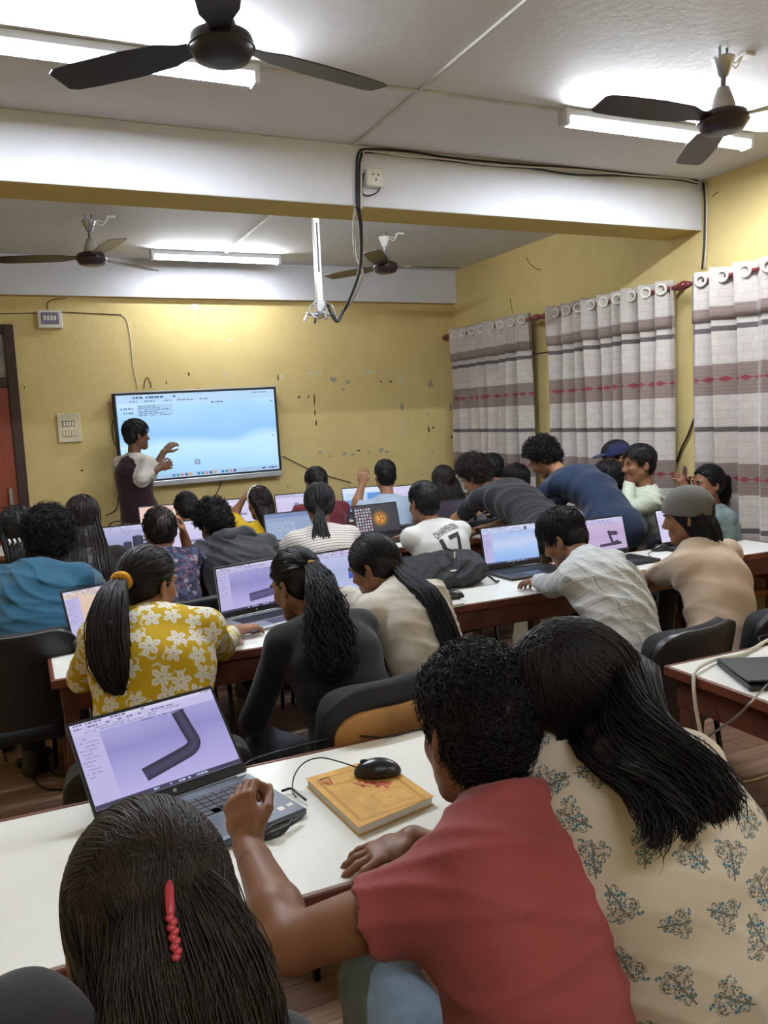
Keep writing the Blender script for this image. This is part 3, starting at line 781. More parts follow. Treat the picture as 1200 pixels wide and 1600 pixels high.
class Screen:
    """quads and shapes in (u,v) 0..1 of a flat display; local x right, z up, facing -y"""
    def __init__(s, w, h): s.w, s.h = w, h; s.mats = []; s.mb = MB(); s.layer = 0
    def slot(s, m):
        if m not in s.mats: s.mats.append(m)
        s.mb.mi = s.mats.index(m)
    def p(s, u, v): return ((u - .5) * s.w, -.0002 - .00012 * s.layer, v * s.h)
    def rect(s, u0, v0, u1, v1, m):
        s.slot(m); s.layer += 1
        s.mb.add([s.p(u0, v0), s.p(u1, v0), s.p(u1, v1), s.p(u0, v1)], [(0, 1, 2, 3)])
    def poly(s, pts, m):
        s.slot(m); s.layer += 1; s.mb.add([s.p(*q) for q in pts], [tuple(range(len(pts)))])
    def strip(s, path, half, cols, asp):
        """shaded band along a path: cols from one edge to the other"""
        P = np.array([(u * asp, v) for u, v in path]); n = len(P); s.layer += 1
        T = np.array([nrm(P[min(i + 1, n - 1)] - P[max(i - 1, 0)]) for i in range(n)]); N = np.stack([-T[:, 1], T[:, 0]], 1)
        k = len(cols)
        for j, c in enumerate(cols):
            a, b = -half + 2 * half * j / k, -half + 2 * half * (j + 1) / k
            s.slot(c); vs = []
            for i in range(n):
                for q in (a, b): z = P[i] + N[i] * q; vs.append(s.p(z[0] / asp, z[1]))
            s.mb.add(vs, [(2 * i, 2 * i + 1, 2 * i + 3, 2 * i + 2) for i in range(n - 1)])
    def text(s, u0, v, u1, hgt, m, seed, dens=.6):
        r = random.Random(seed); u = u0; s.slot(m); s.layer += 1
        while u < u1:
            L = r.uniform(.006, .03)
            if r.random() < dens:
                s.mb.add([s.p(u, v), s.p(min(u + L, u1), v), s.p(min(u + L, u1), v + hgt), s.p(u, v + hgt)], [(0, 1, 2, 3)])
            u += L + .006
    def build(s, name, parent, M=None):
        o = s.mb.build(name, s.mats, parent)
        ul = o.data.uv_layers.new(name='UVMap')
        for l in o.data.loops:
            c = o.data.vertices[l.vertex_index].co; ul.data[l.index].uv = (c.x / s.w + .5, c.z / s.h)
        if M is not None: o.matrix_local = M
        return o
ES = 0.95
def E_(c, k=1.0): return emis('glow_' + c + ('' if k == 1 else '_%d' % (k * 100)), c, ES * k)
CAD_BG = lambda: grad_emis('cad_lavender', [(0, 'b9b2e4'), (.35, 'a49fd8'), (.6, '8f8cc8'), (1, 'b2aee0')], ES)
def arc_path(p0, c, p1, n=10):
    p0, c, p1 = map(np.array, (p0, c, p1)); t = np.linspace(0, 1, n)[:, None]
    return [tuple(q) for q in (1 - t) ** 2 * p0 + 2 * t * (1 - t) * c + t * t * p1]
def cad_ui(S, seed, bg, tb='c3bfe6', dark='5d5a86', tree=True):
    S.rect(0, 0, 1, 1, bg)
    S.rect(0, .86, 1, 1, E_(tb)); S.rect(0, .965, 1, 1, E_('d5d2f0'))
    S.text(.02, .972, .5, .018, E_(dark), seed, .7); S.text(.02, .93, .7, .016, E_(dark), seed + 1, .55); S.text(.02, .9, .75, .012, E_('8481b0'), seed + 2, .6); S.text(.05, .872, .6, .01, E_('7774a6'), seed + 3, .8)
    S.text(.9, .975, .99, .014, E_(dark), seed + 5, .8)
    if tree:
        S.rect(0, .06, .17, .86, E_('bbb6e2'))
        for k in range(11): S.text(.015 + .01 * (k % 3), .8 - k * .045, .06 + .09 * random.Random(seed * 7 + k).random(), .012, E_('8683b4'), seed + 20 + k, .9)
    S.text(.45, .835, .8, .012, E_(dark), seed + 8, .6)
    S.rect(0, 0, 1, .05, E_('3f3c58')); S.text(.35, .015, .75, .022, E_('b8c8e8'), seed + 9, .6)
PIPE = ['2d2b45', '35334f', '3e3b5a', '423f60', '3c3958', '33304c', '2a2840']
def screen_pic(kind, w, h, seed=1):
    S = Screen(w, h); asp = w / h
    if kind == 'pipe':       # pipe elbow, stands up to the right
        cad_ui(S, seed, CAD_BG())
        path = [(.35, .21), (.55, .28), (.66, .32)] + arc_path((.66, .32), (.75, .355), (.74, .46))[1:] + [(.725, .6), (.705, .83)]
        S.strip(path, .078, [E_(c) for c in PIPE], asp)
        S.poly([(.705 - .045, .83), (.705 + .045, .835), (.70 + .04, .845), (.70 - .045, .84)], E_('504d70'))
    elif kind == 'pipe2':
        cad_ui(S, seed, CAD_BG())
        path = [(.42, .24), (.6, .26), (.72, .275)] + arc_path((.72, .275), (.83, .29), (.845, .44))[1:] + [(.85, .6), (.855, .74)]
        S.strip(path, .095, [E_(c) for c in ['4b4970', '55527c', '5d5a88', '5a5784', '504d76', '46436a']], asp)
        S.poly([(.86, .17), (.98, .23), (.9, .25)], E_('7d7ab0'))
    elif kind == 'cups':
        cad_ui(S, seed, grad_emis('cad_grey', [(0, 'b4b3d8'), (.5, '9fa0cc'), (1, 'b6b6de')], ES), tree=True)
        for u0, u1, v0, v1 in ((.52, .66, .15, .5), (.68, .86, .2, .66)):
            cs = ['262a3e', '2f3348', '363b52', '323850', '2a2f44']
            for i, c in enumerate(cs): S.rect(u0 + (u1 - u0) * i / 5, v0, u0 + (u1 - u0) * (i + 1) / 5, v1, E_(c))
            S.poly([(u0, v1), ((u0 + u1) / 2, v1 - .02), (u1, v1), ((u0 + u1) / 2, v1 + .03)], E_('474d68'))
        S.rect(.5, .1, .8, .26, E_('262a3e')); S.poly([(.2, .28), (.3, .22), (.5, .2), (.5, .25), (.3, .26)], E_('23273a'))
        S.strip([(.86, .38), (.93, .42), (.93, .5), (.86, .52)], .03, [E_('2c3146')], asp)
    elif kind == 'ubend':
        cad_ui(S, seed, grad_emis('cad_pink', [(0, 'd9cdf0'), (.5, 'cdc3e8'), (1, 'ded6f4')], ES), tree=False)
        cs = [E_('6d6794'), E_('8a84b2'), E_('7a74a2')]
        S.strip([(.42, .42), (.85, .42)], .1, cs, asp)
        for u in (.52, .78): S.strip([(u, .45), (u, .72 if u > .6 else .62)], .09, cs, asp)
    elif kind == 'post':
        cad_ui(S, seed, grad_emis('cad_mauve', [(0, 'c9b4d6'), (.5, 'bda8d0'), (1, 'd0bfdc')], ES), tree=False)
        cs = [E_('332c44'), E_('453d58'), E_('392f4a')]
        S.strip([(.38, .2), (.88, .22)], .04, cs, asp); S.strip([(.68, .2), (.62, .62)], .05, cs, asp); S.strip([(.62, .55), (.82, .52)], .06, cs, asp); S.strip([(.7, .22), (.82, .26)], .06, cs, asp)
    elif kind == 'box':
        cad_ui(S, seed, grad_emis('cad_pale', [(0, 'b8bfe4'), (.5, 'a9b2dc'), (1, 'c0c6e8')], ES), tree=False)
        S.poly([(.42, .3), (.95, .38), (.97, .6), (.44, .55)], E_('3d56a8')); S.poly([(.44, .55), (.97, .6), (.94, .66), (.46, .6)], E_('6379c0'))
        a = [(.62 + .06 * math.cos(g / 12 * 6.283), .45 + .1 * math.sin(g / 12 * 6.283)) for g in range(12)]; S.poly(a, E_('24356e'))
        a = [(.62 + .03 * math.cos(g / 12 * 6.283), .45 + .05 * math.sin(g / 12 * 6.283)) for g in range(12)]; S.poly(a, E_('5a70bc'))
    elif kind == 'blue':
        cad_ui(S, seed, grad_emis('cad_blue', [(0, '8db4ee'), (.3, 'a6c4f2'), (.55, 'c4d2f6'), (.75, 'a9c0ee'), (1, 'bccbf2')], ES), tb='c9d4f4', dark='5a6a94')
        S.rect(.78, .86, .83, .95, E_('4a4f6a'))
    elif kind == 'peach':
        cad_ui(S, seed, grad_emis('cad_peach', [(0, 'e2c3b0'), (.5, 'dcbcaa'), (1, 'e4cabb')], ES), tb='e0ccc2', dark='8a7770')
    elif kind == 'orange':
        S.rect(0, 0, 1, 1, grad_emis('pale_orange', [(0, 'eccfc0'), (1, 'e6c4b6')], ES)); S.text(.1, .8, .8, .04, E_('b98f80'), seed)
    elif kind == 'doc':
        S.rect(0, 0, 1, 1, E_('8fa0c4')); S.rect(0, .85, 1, 1, E_('7386b4')); S.rect(.05, .1, .6, .7, E_('9fb0d0'))
        for k in range(7): S.text(.08, .62 - k * .07, .55, .02, E_('5d6d94'), seed + k)
    elif kind == 'files':
        S.rect(0, 0, 1, 1, grad_emis('file_blue', [(0, '7fb2ee'), (.6, 'a8cdf6'), (1, 'c4dcf8')], ES)); S.rect(0, .8, 1, 1, E_('dce6f6')); S.rect(.03, .1, .55, .78, E_('d5e3f8')); S.rect(.1, .1, .3, .5, E_('6ca0e6')); S.rect(.62, .2, .95, .75, E_('5b95e2'))
        for k in range(9): S.text(.05, .72 - k * .07, .5, .022, E_('7c94bc'), seed + k, .8)
    elif kind == 'plain':
        S.rect(0, 0, 1, 1, grad_emis('cad_white', [(0, 'd7d2f2'), (.5, 'cbc6ea'), (1, 'dcd8f4')], ES)); S.rect(0, .88, 1, 1, E_('dedaf4')); S.text(.05, .9, .7, .03, E_('9a96bc'), seed); S.rect(.45, .3, .75, .4, E_('8d89b0'))
    elif kind == 'desktop':
        S.rect(0, 0, 1, 1, E_('3d3b44'))
        for i in range(12):   # round golden glow made of rings
            r = .36 * (1 - i / 12); col = ['45403f', '4d4540', '5c4a3c', '745639', '8f6435', 'a87033', 'bd7c33', 'cf8a38', 'dc9a44', 'e6aa52', 'edb960', 'f0c46c'][i]
            S.poly([(.58 + r * .62 * math.cos(g / 20 * 6.283), .5 + r * math.sin(g / 20 * 6.283)) for g in range(20)], E_(col))
        m = E_('5c3410')   # dark sign in the middle: curved strokes
        S.strip(arc_path((.53, .62), (.62, .62), (.555, .51)) + arc_path((.555, .51), (.64, .44), (.53, .38))[1:], .018, [m], asp)
        S.strip(arc_path((.57, .5), (.63, .5), (.645, .45)) + arc_path((.645, .45), (.66, .58), (.62, .56))[1:], .016, [m], asp)
        S.strip(arc_path((.58, .66), (.61, .6), (.64, .67)), .012, [m], asp)
        for i in range(6):
            for j in range(8): S.rect(.03 + i * .06, .1 + j * .105, .065 + i * .06, .165 + j * .105, E_('cfcbd8' if (i * 3 + j * 5) % 4 else 'b9889a'))
        S.rect(0, 0, 1, .045, E_('2a2730'))
    elif kind == 'off':
        S.rect(0, 0, 1, 1, mat('screen_off', '2a2c33', .25, var=0))
    elif kind == 'dim':
        S.rect(0, 0, 1, 1, E_('37323f')); S.text(.1, .8, .7, .03, E_('56505f'), seed)
    return S

# ================================================================== LAPTOPS
M_lg = mat('laptop_grey', '5c626c', .35, metal=.6, var=.03); M_lb = mat('laptop_black', '1b1c20', .4, var=.05); M_ls = mat('laptop_silver', 'a9acb4', .35, metal=.6, var=.03)
M_key = mat('keycap', '1d1f25', .5, var=0); M_pad = mat('touchpad', '4c525c', .3, metal=.4, var=0)
def laptop(loc, yaw, tilt, label, kind, body=None, w=.36, dep=.242, lid=.232, seed=1, near=False, closed=False):
    body = body or M_lb
    e = empty('laptop', tuple(loc), yaw); tag(e, label, 'laptop', 'laptops on the tables')
    MB().box((-w / 2, -dep, .002), (w / 2, 0, .018), .004).build('base', body, e)
    kb = MB(); n = 14 if near else 12
    for r in range(5):
        for k in range(n):
            kw = (w - .06) / n; x = -w / 2 + .03 + k * kw; y = -.035 - r * .0195
            if r == 4 and 3 < k < 8: continue
            kb.box((x + .001, y - .0165, .018), (x + kw - .0015, y, .0198))
    kb.box((-.06, -.1295, .018), (.05, -.113, .0198))
    o = kb.build('keyboard', M_key, e); o['kind'] = 'stuff'
    MB().box((-.06, -dep + .02, .018), (.05, -.145, .0184)).build('touchpad', M_pad, e)
    hz = .016
    if closed: L = Matrix.Translation((0, 0, .02)) @ Matrix.Rotation(math.radians(88.5), 4, 'X')
    else: L = Matrix.Translation((0, .004, hz)) @ Matrix.Rotation(-tilt, 4, 'X')
    l = MB().box((-w / 2, -.001, .004), (w / 2, .006, lid), .003).build('lid', body, e); l.matrix_local = L
    MB().cyl((-w / 2 + .03, .004, .012), (w / 2 - .03, .004, .012), .006, n=10).build('hinge', M_lb, e)
    if closed: return e
    bz = MB(); t = -.0022
    for x0, x1, z0, z1 in ((-w / 2 + .001, w / 2 - .001, .006, .028), (-w / 2 + .001, w / 2 - .001, lid - .009, lid - .001), (-w / 2 + .001, -w / 2 + .007, .028, lid - .009), (w / 2 - .007, w / 2 - .001, .028, lid - .009)):
        bz.box((x0, t, z0), (x1, -.001, z1))
    bz.build('bezel', M_lb, l)
    mb = MB(); mb.cyl((0, -.0026, .017), (0, -.0021, .017), .0045, n=14); mb.build('logo', M_ls, l)
    S = screen_pic(kind, w - .014, lid - .037, seed)
    S.build('display', l, Matrix.Translation((0, -.0011, .028)))
    return e
def R_(d): return math.radians(d)
def hinge(l, r, z=TZ): a, b = PZ(*l, z + .012), PZ(*r, z + .012); return ((a[0] + b[0]) / 2, (a[1] + b[1]) / 2, z), math.atan2(b[1] - a[1], b[0] - a[0])
p, yw = hinge((148, 1290), (375, 1205))
L1 = laptop((.271, 1.803, TZ), R_(15), R_(42), 'large grey laptop on the nearest table showing a dark pipe elbow', 'pipe', M_lg, .365, .25, .24, 3, near=True)
for k in range(5):  # pale stickers on the palm rest
    MB().box((.06 + k * .024, -.215 - .006 * (k % 2), .018), (.075 + k * .024, -.203, .0185), .0002).build('sticker', M_wpl, L1)
MB().box((.09, -.18, .018), (.13, -.165, .0186)).build('sticker', mat('sticker_gold', 'b08a4a', .4), L1)
p, yw = hinge((117, 1018), (205, 1000)); yw = R_(22)
laptop((p[0] + .06, 3.33, TZ), yw, R_(20), 'black laptop with peach coloured screen left of the yellow floral person', 'peach', M_lb, .36, .24, .232, 5)
p, yw = hinge((345, 966), (455, 943))
laptop((.917, 3.443, TZ), R_(17), R_(8), 'silver laptop with purple pipe elbow screen before the person in black', 'pipe2', M_ls, .36, .235, .228, 8)
laptop((1.42, 3.50, TZ), R_(12), R_(17), 'laptop showing a blue box part before the person in white blouse', 'box', M_lb, .36, .24, .232, 11)
p, yw = hinge((764, 893), (842, 882))
laptop(p, yw, R_(12), 'black laptop with light blue screen beside the black bag', 'blue', M_lb, .36, .24, .232, 14)
laptop((2.98, 3.60, TZ), R_(4), R_(14), 'laptop with mauve screen and dark post before the person in checked shirt', 'post', M_lb, .34, .23, .225, 17)
laptop((PY(1066, 848, 3.66)[0], 3.66, TZ), R_(6), R_(15), 'laptop half hidden behind the person in grey cap', 'plain', M_lb, .34, .23, .225, 19)
laptop((PZ(1165, 1045, TZ)[0] + .12, 1.83, TZ), R_(-26), 0, 'closed black laptop on the table at the right edge', 'off', M_lb, .38, .26, .25, closed=True)
laptop((PY(195, 885, 5.2)[0], 5.2, TZ), R_(4), R_(10), 'laptop showing two grey cylinders before the person in dark brown top', 'cups', M_lb, .37, .25, .24, 23)
laptop((PY(303, 870, 5.2)[0], 5.22, TZ), R_(2), R_(12), 'laptop with white screen before the person in purple print', 'plain', M_lb, .36, .24, .232, 25)
laptop((PY(458, 850, 5.2)[0], 5.2, TZ), R_(2), R_(14), 'laptop with grey blue document screen beside the striped top', 'doc', M_lb, .36, .24, .232, 27)
laptop((PY(592, 838, 5.2)[0], 5.18, TZ), R_(8), R_(14), 'laptop whose dark desktop shows a golden glowing sign', 'desktop', M_lb, .37, .25, .235, 29)
laptop((PY(712, 822, 5.15)[0], 5.15, TZ), R_(0), R_(16), 'dim screened laptop in front of the bending person in black', 'dim', M_lb, .34, .23, .22, 31)
laptop((PY(108, 812, 6.5)[0], 6.5, TZ), R_(-24), R_(6), 'laptop with dark switched off screen near the door', 'off', M_lb, .34, .23, .22, 33)
laptop((PY(255, 815, 6.5)[0], 6.5, TZ), R_(3), R_(12), 'front row laptop with pale orange screen below the teacher', 'orange', M_lb, .35, .24, .225, 35)
laptop((PY(372, 806, 6.5)[0], 6.5, TZ), R_(3), R_(12), 'front row laptop before the person in yellow with hairband', 'plain', M_lb, .35, .24, .225, 37)
laptop((PY(465, 800, 6.5)[0], 6.5, TZ), R_(3), R_(12), 'front row laptop showing a grey U shaped pipe', 'ubend', M_lb, .36, .24, .232, 39)
laptop((PY(570, 795, 6.5)[0], 6.5, TZ), R_(-2), R_(12), 'front row laptop with bright blue file window before the raised hand', 'files', M_lb, .38, .25, .24, 41)
laptop((PY(640, 795, 6.55)[0], 6.55, TZ), R_(0), R_(12), 'front row laptop with pale screen right of the light blue shirt', 'plain', M_lb, .34, .23, .22, 43)

# ================================================================== SMART BOARD
tl, tr_, br_, bl = [PY(*q, D - .09) for q in ((180, 612), (433, 606), (441, 740), (187, 767))]
cx = (tl + tr_ + br_ + bl) / 4; bw = (np.linalg.norm(tr_ - tl) + np.linalg.norm(br_ - bl)) / 2; bh = (np.linalg.norm(tl - bl) + np.linalg.norm(tr_ - br_)) / 2
roll = (math.atan2((tr_ - tl)[2], (tr_ - tl)[0]) + math.atan2((br_ - bl)[2], (br_ - bl)[0])) / 2
sb = empty('smart_board', (cx[0], D - .004, cx[2] - bh / 2)); sb.rotation_euler = (0, -roll, 0); tag(sb, 'large wall mounted interactive screen with bright blue picture', 'screen')
MB().box((-bw / 2 + .05, -.02, .1), (bw / 2 - .05, 0, bh - .1)).build('wall_bracket', M_steel, sb)
MB().box((-bw / 2, -.09, 0), (bw / 2, -.02, bh), .006).build('case', M_blk, sb)
mb = MB(); mb.box((-bw / 2 - .003, -.098, -.004), (bw / 2 + .003, -.05, .045), .006); mb.build('silver_chin', mat('board_silver', 'b9bcc4', .35, metal=.4), sb)
mb = MB(); mb.box((-bw / 2 - .003, -.094, bh - .006), (bw / 2 + .003, -.05, bh + .006), .003); mb.build('silver_rim', MATS['board_silver'], sb)
S = Screen(bw - .05, bh - .085)
S.rect(0, 0, 1, 1, grad_emis('board_blue', [(0, '9fd0fb'), (.22, 'b4e0ff'), (.38, 'bfe6ff'), (.52, '8fc4fb'), (.75, 'a3d2fd'), (.9, 'b9defe'), (1, 'c4e2fc')], 1.05, 1, .22))
S.rect(0, .9, 1, 1, emis('bd_tb', 'b5d6f6', 1.0)); T_ = emis('bd_txt', '6f93bd', .9); T2 = emis('bd_dark', '4a6792', .9)
S.text(.1, .955, .36, .022, T2, 3, .7); S.text(.08, .915, .6, .014, T_, 4, .7); S.text(.55, .87, .68, .016, T2, 6, .8); S.text(.02, .83, .1, .02, T_, 7, .8); S.text(.02, .78, .1, .02, T_, 8, .8)
S.text(.85, .965, .99, .012, T_, 15, .6)
S.rect(.12, .74, .34, .88, emis('bd_pop', 'a9cdf0', 1.0))
for k in range(6): S.text(.13, .86 - k * .021, .24 + .08 * ((k * 7) % 3) / 2, .008, T2, 30 + k, .9)
for k in range(9): S.text(.025, .7 - k * .03, .06 + .03 * (k % 3) / 2, .008, T_, 50 + k, .9)
S.rect(.445, .14, .48, .2, emis('bd_cur', '86a3bf', .9)); S.rect(.454, .155, .471, .185, emis('bd_cur2', 'b3cde4', .9))
S.rect(0, 0, 1, .055, emis('bd_bar', 'a8c8ea', .95))
r = random.Random(4)
for k in range(16): S.rect(.3 + k * .026, .014, .316 + k * .026, .042, emis('bd_ic%d' % (k % 6), ['2a7fd0', '1d9a8a', 'e07a8c', '33507f', 'e8a23a', 'c8dcf2'][k % 6], .9))
S.text(.88, .02, .99, .02, T2, 77, .7); S.text(.97, .42, .985, .012, T2, 79, 1); S.text(.97, .85, .985, .012, T2, 81, 1)
S.build('display', sb, Matrix.Translation((0, -.0905, .062)))

# ================================================================== SMALL THINGS ON THE TABLES
def mouse(loc, yaw, label, s=1.0):
    e = empty('mouse', tuple(loc), yaw); tag(e, label, 'mouse')
    f = SDF(); f.ell((0, 0, .004), (.031 * s, .056 * s, .036 * s), k=.001, clip=(((0, 0, .002), (0, 0, -1)),))
    V, F = f.mesh(.0035 * s); link('shell', np_mesh('shell', V, F, mat('mouse_black', '131417', .3, spec=.6, var=0)), e)
    MB().ell((0, .03 * s, .034 * s), (.004, .011, .006), 10, 6).build('scroll_wheel', M_key, e)
    return e
def notebook(pts, z, th, cover, label, name='notebook', pages=True):
    c = sum(pts) / 4; e = empty(name, (c[0], c[1], z)); tag(e, label, 'notebook')
    q = [(p[0] - c[0], p[1] - c[1]) for p in pts]
    if pages:
        MB().prism([(x * .97, y * .97, .0012) for x, y in q], (0, 0, th - .003)).build('pages', mat('paper', 'd9d5cb', .8, var=.04), e)
        MB().prism([(x, y, 0) for x, y in q], (0, 0, .0012)).build('back_cover', cover, e)
    MB().prism([(x, y, th - .0018) for x, y in q], (0, 0, .0015)).build('front_cover', cover, e)
    for ch_ in e.children: fix_normals(ch_)
    return e, q
M_nby = mat('notebook_yellow', 'cf9f4e', .65, var=.08, vscale=20)
pts = [PZ(*q, TZ + .018) for q in ((478, 1218), (560, 1295), (678, 1246), (590, 1185))]
nb, q = notebook([np.array(p) for p in pts], TZ + .001, .02, M_nby, 'yellow covered notebook with red print lying under the mouse')
# red print on the cover: emblem, frame lines and a name box
M_red = mat('red_print', 'c04a34', .7, var=.15, vscale=60); M_prt = mat('ochre_print', 'b9803a', .7, var=0)
Q = [np.array(v) for v in q]; bx, by = Q[1] - Q[0], Q[3] - Q[0]
def nq(u, v): z = Q[0] + bx * u + by * v; return (z[0], z[1], .0201)
pr = MB()
def line(u0, v0, u1, v1, w=.006):
    d = np.array([u1 - u0, v1 - v0]); n = np.array([-d[1], d[0]]) / max(np.linalg.norm(d), 1e-6) * w
    pr.add([nq(u0 - n[0], v0 - n[1]), nq(u1 - n[0], v1 - n[1]), nq(u1 + n[0], v1 + n[1]), nq(u0 + n[0], v0 + n[1])], [(0, 1, 2, 3)])
for a, b, c, d_ in ((.1, .08, .92, .08), (.1, .92, .92, .92), (.1, .08, .1, .92), (.92, .08, .92, .92), (.12, .1, .9, .1), (.12, .9, .9, .9)): line(a, b, c, d_, .008)
pr.build('cover_frame', M_prt, nb); pr = MB()
rr = random.Random(9)
def blob(u, v, s):
    n = 9; pr.add([nq(u + s * rr.uniform(.5, 1) * math.cos(g / n * 6.28), v + s * rr.uniform(.5, 1) * math.sin(g / n * 6.28)) for g in range(n)], [tuple(range(n))])
for u, v, s in ((.38, .55, .05), (.42, .62, .05), (.36, .68, .04), (.47, .7, .06), (.5, .62, .04), (.42, .48, .035), (.3, .62, .035), (.5, .76, .05), (.55, .7, .04), (.33, .5, .03)): blob(u, v, s)
for k in range(10): line(.3 + .03 * (k % 5), .42 + .04 * (k // 2), .36 + .03 * (k % 5), .46 + .045 * (k // 2), .004)
pr.build('red_emblem', M_red, nb)['kind'] = 'stuff'; pr = MB()
for u0, v0, u1, v1 in ((.1, .12, .24, .16), (.1, .24, .24, .2), (.16, .13, .16, .23), (.2, .14, .2, .22), (.1, .12, .1, .24)): line(u0, v0, u1, v1, .008)
pr.build('corner_mark', M_red, nb)['kind'] = 'stuff'; pr = MB()
for a, b, c, d_ in ((.6, .45, .84, .45), (.6, .85, .84, .85), (.6, .45, .6, .85), (.84, .45, .84, .85), (.72, .55, .72, .66), (.7, .2, .7, .3), (.75, .2, .75, .32), (.8, .2, .8, .3)): line(a, b, c, d_, .004)
pr.build('name_box', M_prt, nb)
p = PZ(590, 1205, TZ + .03); mouse((p[0], p[1], TZ + .0215), R_(68), 'black mouse resting on the yellow notebook')
cb = [PZ(x, y, z) for x, y, z in ((560, 1200, TZ + .035), (530, 1190, TZ + .06), (500, 1184, TZ + .07), (475, 1192, TZ + .06), (460, 1212, TZ + .03), (457, 1235, TZ + .006), (463, 1246, TZ + .012))]
tag(cable('mouse_cable', cb, .0017, M_cab, n=40), 'thin black mouse cable arching from the notebook to the laptop', 'cable')
tag(cable('mouse_cable', [PZ(x, y, TZ + .004) for x, y in ((375, 1200), (400, 1185), (470, 1165), (540, 1150), (600, 1152), (645, 1142), (670, 1138))], .0025, M_cab, n=40), 'black cable lying along the far edge of the nearest table', 'cable')
tag(cable('charger_cable', [PZ(x, y, TZ + z) for x, y, z in ((478, 1250, .01), (465, 1240, .012), (455, 1232, .01), (440, 1236, .01))], .003, M_cab, n=14), 'short black plug lead at the side of the grey laptop', 'cable')
tag(cable('usb_cable', [PZ(x, y, TZ + z) for x, y, z in ((470, 1278, .012), (450, 1290, .015), (430, 1300, .02), (415, 1306, .01), (425, 1292, .02), (455, 1280, .02), (440, 1302, .01), (412, 1312, .006))], .004, M_cab, n=40), 'bundled black cable beside the near corner of the grey laptop', 'cable')
# second row: papers, mouse, phone
p0 = PZ(707, 935, TZ); pts = [PZ(*q, TZ + .008) for q in ((672, 940), (680, 952), (726, 944), (712, 930))]
notebook([np.array(v) for v in pts], TZ + .001, .012, mat('grey_cover', 'b8b6ae', .7), 'thin grey notebook beneath the mouse by the black bag')
p = PZ(707, 933, TZ + .02); mouse((p[0], p[1], TZ + .0135), R_(75), 'black mouse beside the black bag')
tag(cable('mouse_cable', [PZ(x, y, TZ + .012) for x, y in ((692, 931), (680, 935), (668, 938), (660, 930))], .0018, M_cab, n=14), 'thin mouse cable running under the black bag', 'cable')
p = PZ(1032, 858, TZ + .01); mouse((p[0], p[1], TZ + .001), R_(80), 'black mouse on the table between the two right hand laptops')
tag(cable('mouse_cable', [PZ(x, y, TZ + .004) for x, y in ((1020, 860), (1012, 866), (1018, 870), (1012, 874), (1005, 868))], .0018, M_cab, n=14), 'curled mouse cable on the right hand table', 'cable')
pts = [PZ(*q, TZ + .004) for q in ((822, 912), (850, 922), (880, 908), (862, 895))]
notebook([np.array(v) for v in pts], TZ + .001, .004, mat('white_sheet', 'd5d5d8', .8), 'white paper sheets under the front of the light blue screened laptop', name='paper_stack')
pts = [PZ(*q, TZ + .01) for q in ((333, 962), (345, 975), (362, 972), (348, 958))]
notebook([np.array(v) for v in pts], TZ + .001, .01, M_blk, 'black phone lying beside the silver laptop', name='phone', pages=False)
pts = [PZ(*q, TZ + .004) for q in ((145, 912), (150, 922), (185, 918), (178, 906))]
pts = [PZ(*q, TZ + .004) for q in ((136, 898), (142, 912), (172, 908), (165, 896))]
notebook([np.array(v) for v in pts], TZ + .001, .004, mat('white_sheet', 'd5d5d8', .8), 'white paper in front of the laptop with two cylinders', name='paper_sheet')
# folded pink cloth by the floral person's arm is her sleeve end; a pale pencil case lies near
# black bag
bg = empty('black_bag', PZ(690, 915, TZ)); tag(bg, 'black fabric backpack slumped on the table', 'bag')
f = SDF()
f.ecap((-.19, .05, .075), (.17, .03, .085), (0, 0, 1), .07, .075, .12, .14, k=.05, end=.07)
f.ecap((-.1, .06, .08), (.1, .06, .09), (0, 0, 1), .05, .055, .08, .09, k=.05); f.ecap((.1, -.06, .05), (.17, -.05, .06), (0, 0, 1), .05, .05, .07, .07, k=.04)
f.ecap((-.17, -.05, .045), (.05, -.08, .045), (0, 0, 1), .04, .04, .05, .06, k=.04)
V, F = f.mesh(.008, folds(5, .016, 40, 3)); V[:, 2] = np.maximum(V[:, 2], .002)
link('bag_body', np_mesh('bag_body', V, F, mat('bag_fabric', '1a1a1f', .7, bump=.3, bscale=200, var=.1)), bg)
mb = MB(); mb.tube(catmull([(.02, -.14, .09), (.04, -.11, .13), (.05, -.05, .17), (.03, .03, .185)], 16), .006, 6); mb.build('strap', M_blk, bg)
mb = MB(); mb.tube(catmull([(.13, -.1, .08), (.19, -.13, .05), (.24, -.12, .012), (.27, -.1, .008)], 16), .006, 6); mb.build('strap', M_blk, bg)
MB().box((.03, -.085, .148), (.038, -.079, .178), .002).build('zip_pull', M_wpl, bg); MB().box((-.02, -.135, .093), (.015, -.129, .1), .002).build('zip_pull', M_wpl, bg)
# white cable and lead over the right table
tag(cable('white_cable', [PZ(1200, 1000, TZ + .01), PZ(1160, 1022, TZ + .008), PZ(1120, 1030, TZ + .012), PZ(1090, 1045, TZ + .014), A(1.87, 1.86, .74), A(1.86, 1.84, .66), A(1.87, 1.82, .5), A(1.86, 1.84, .3), A(1.84, 1.9, .05), A(1.78, 2.1, .008)], .006, M_cabw, n=60), 'thick white cable drooping over the edge of the right table', 'cable')
tag(cable('grey_cable', [PZ(1200, 1068, TZ + .02), PY(1180, 1090, 1.45), PY(1150, 1120, 1.5), PY(1105, 1152, 1.62)], .003, M_steel, n=24), 'thin grey lead hanging from the closed black laptop', 'cable')
tag(cable('black_cable', [PZ(1200, 992, TZ + .006), PZ(1186, 996, TZ + .006), PZ(1190, 1004, TZ + .006), PZ(1200, 1006, TZ + .006)], .003, M_cab, n=16), 'black cable end at the far side of the right table', 'cable')
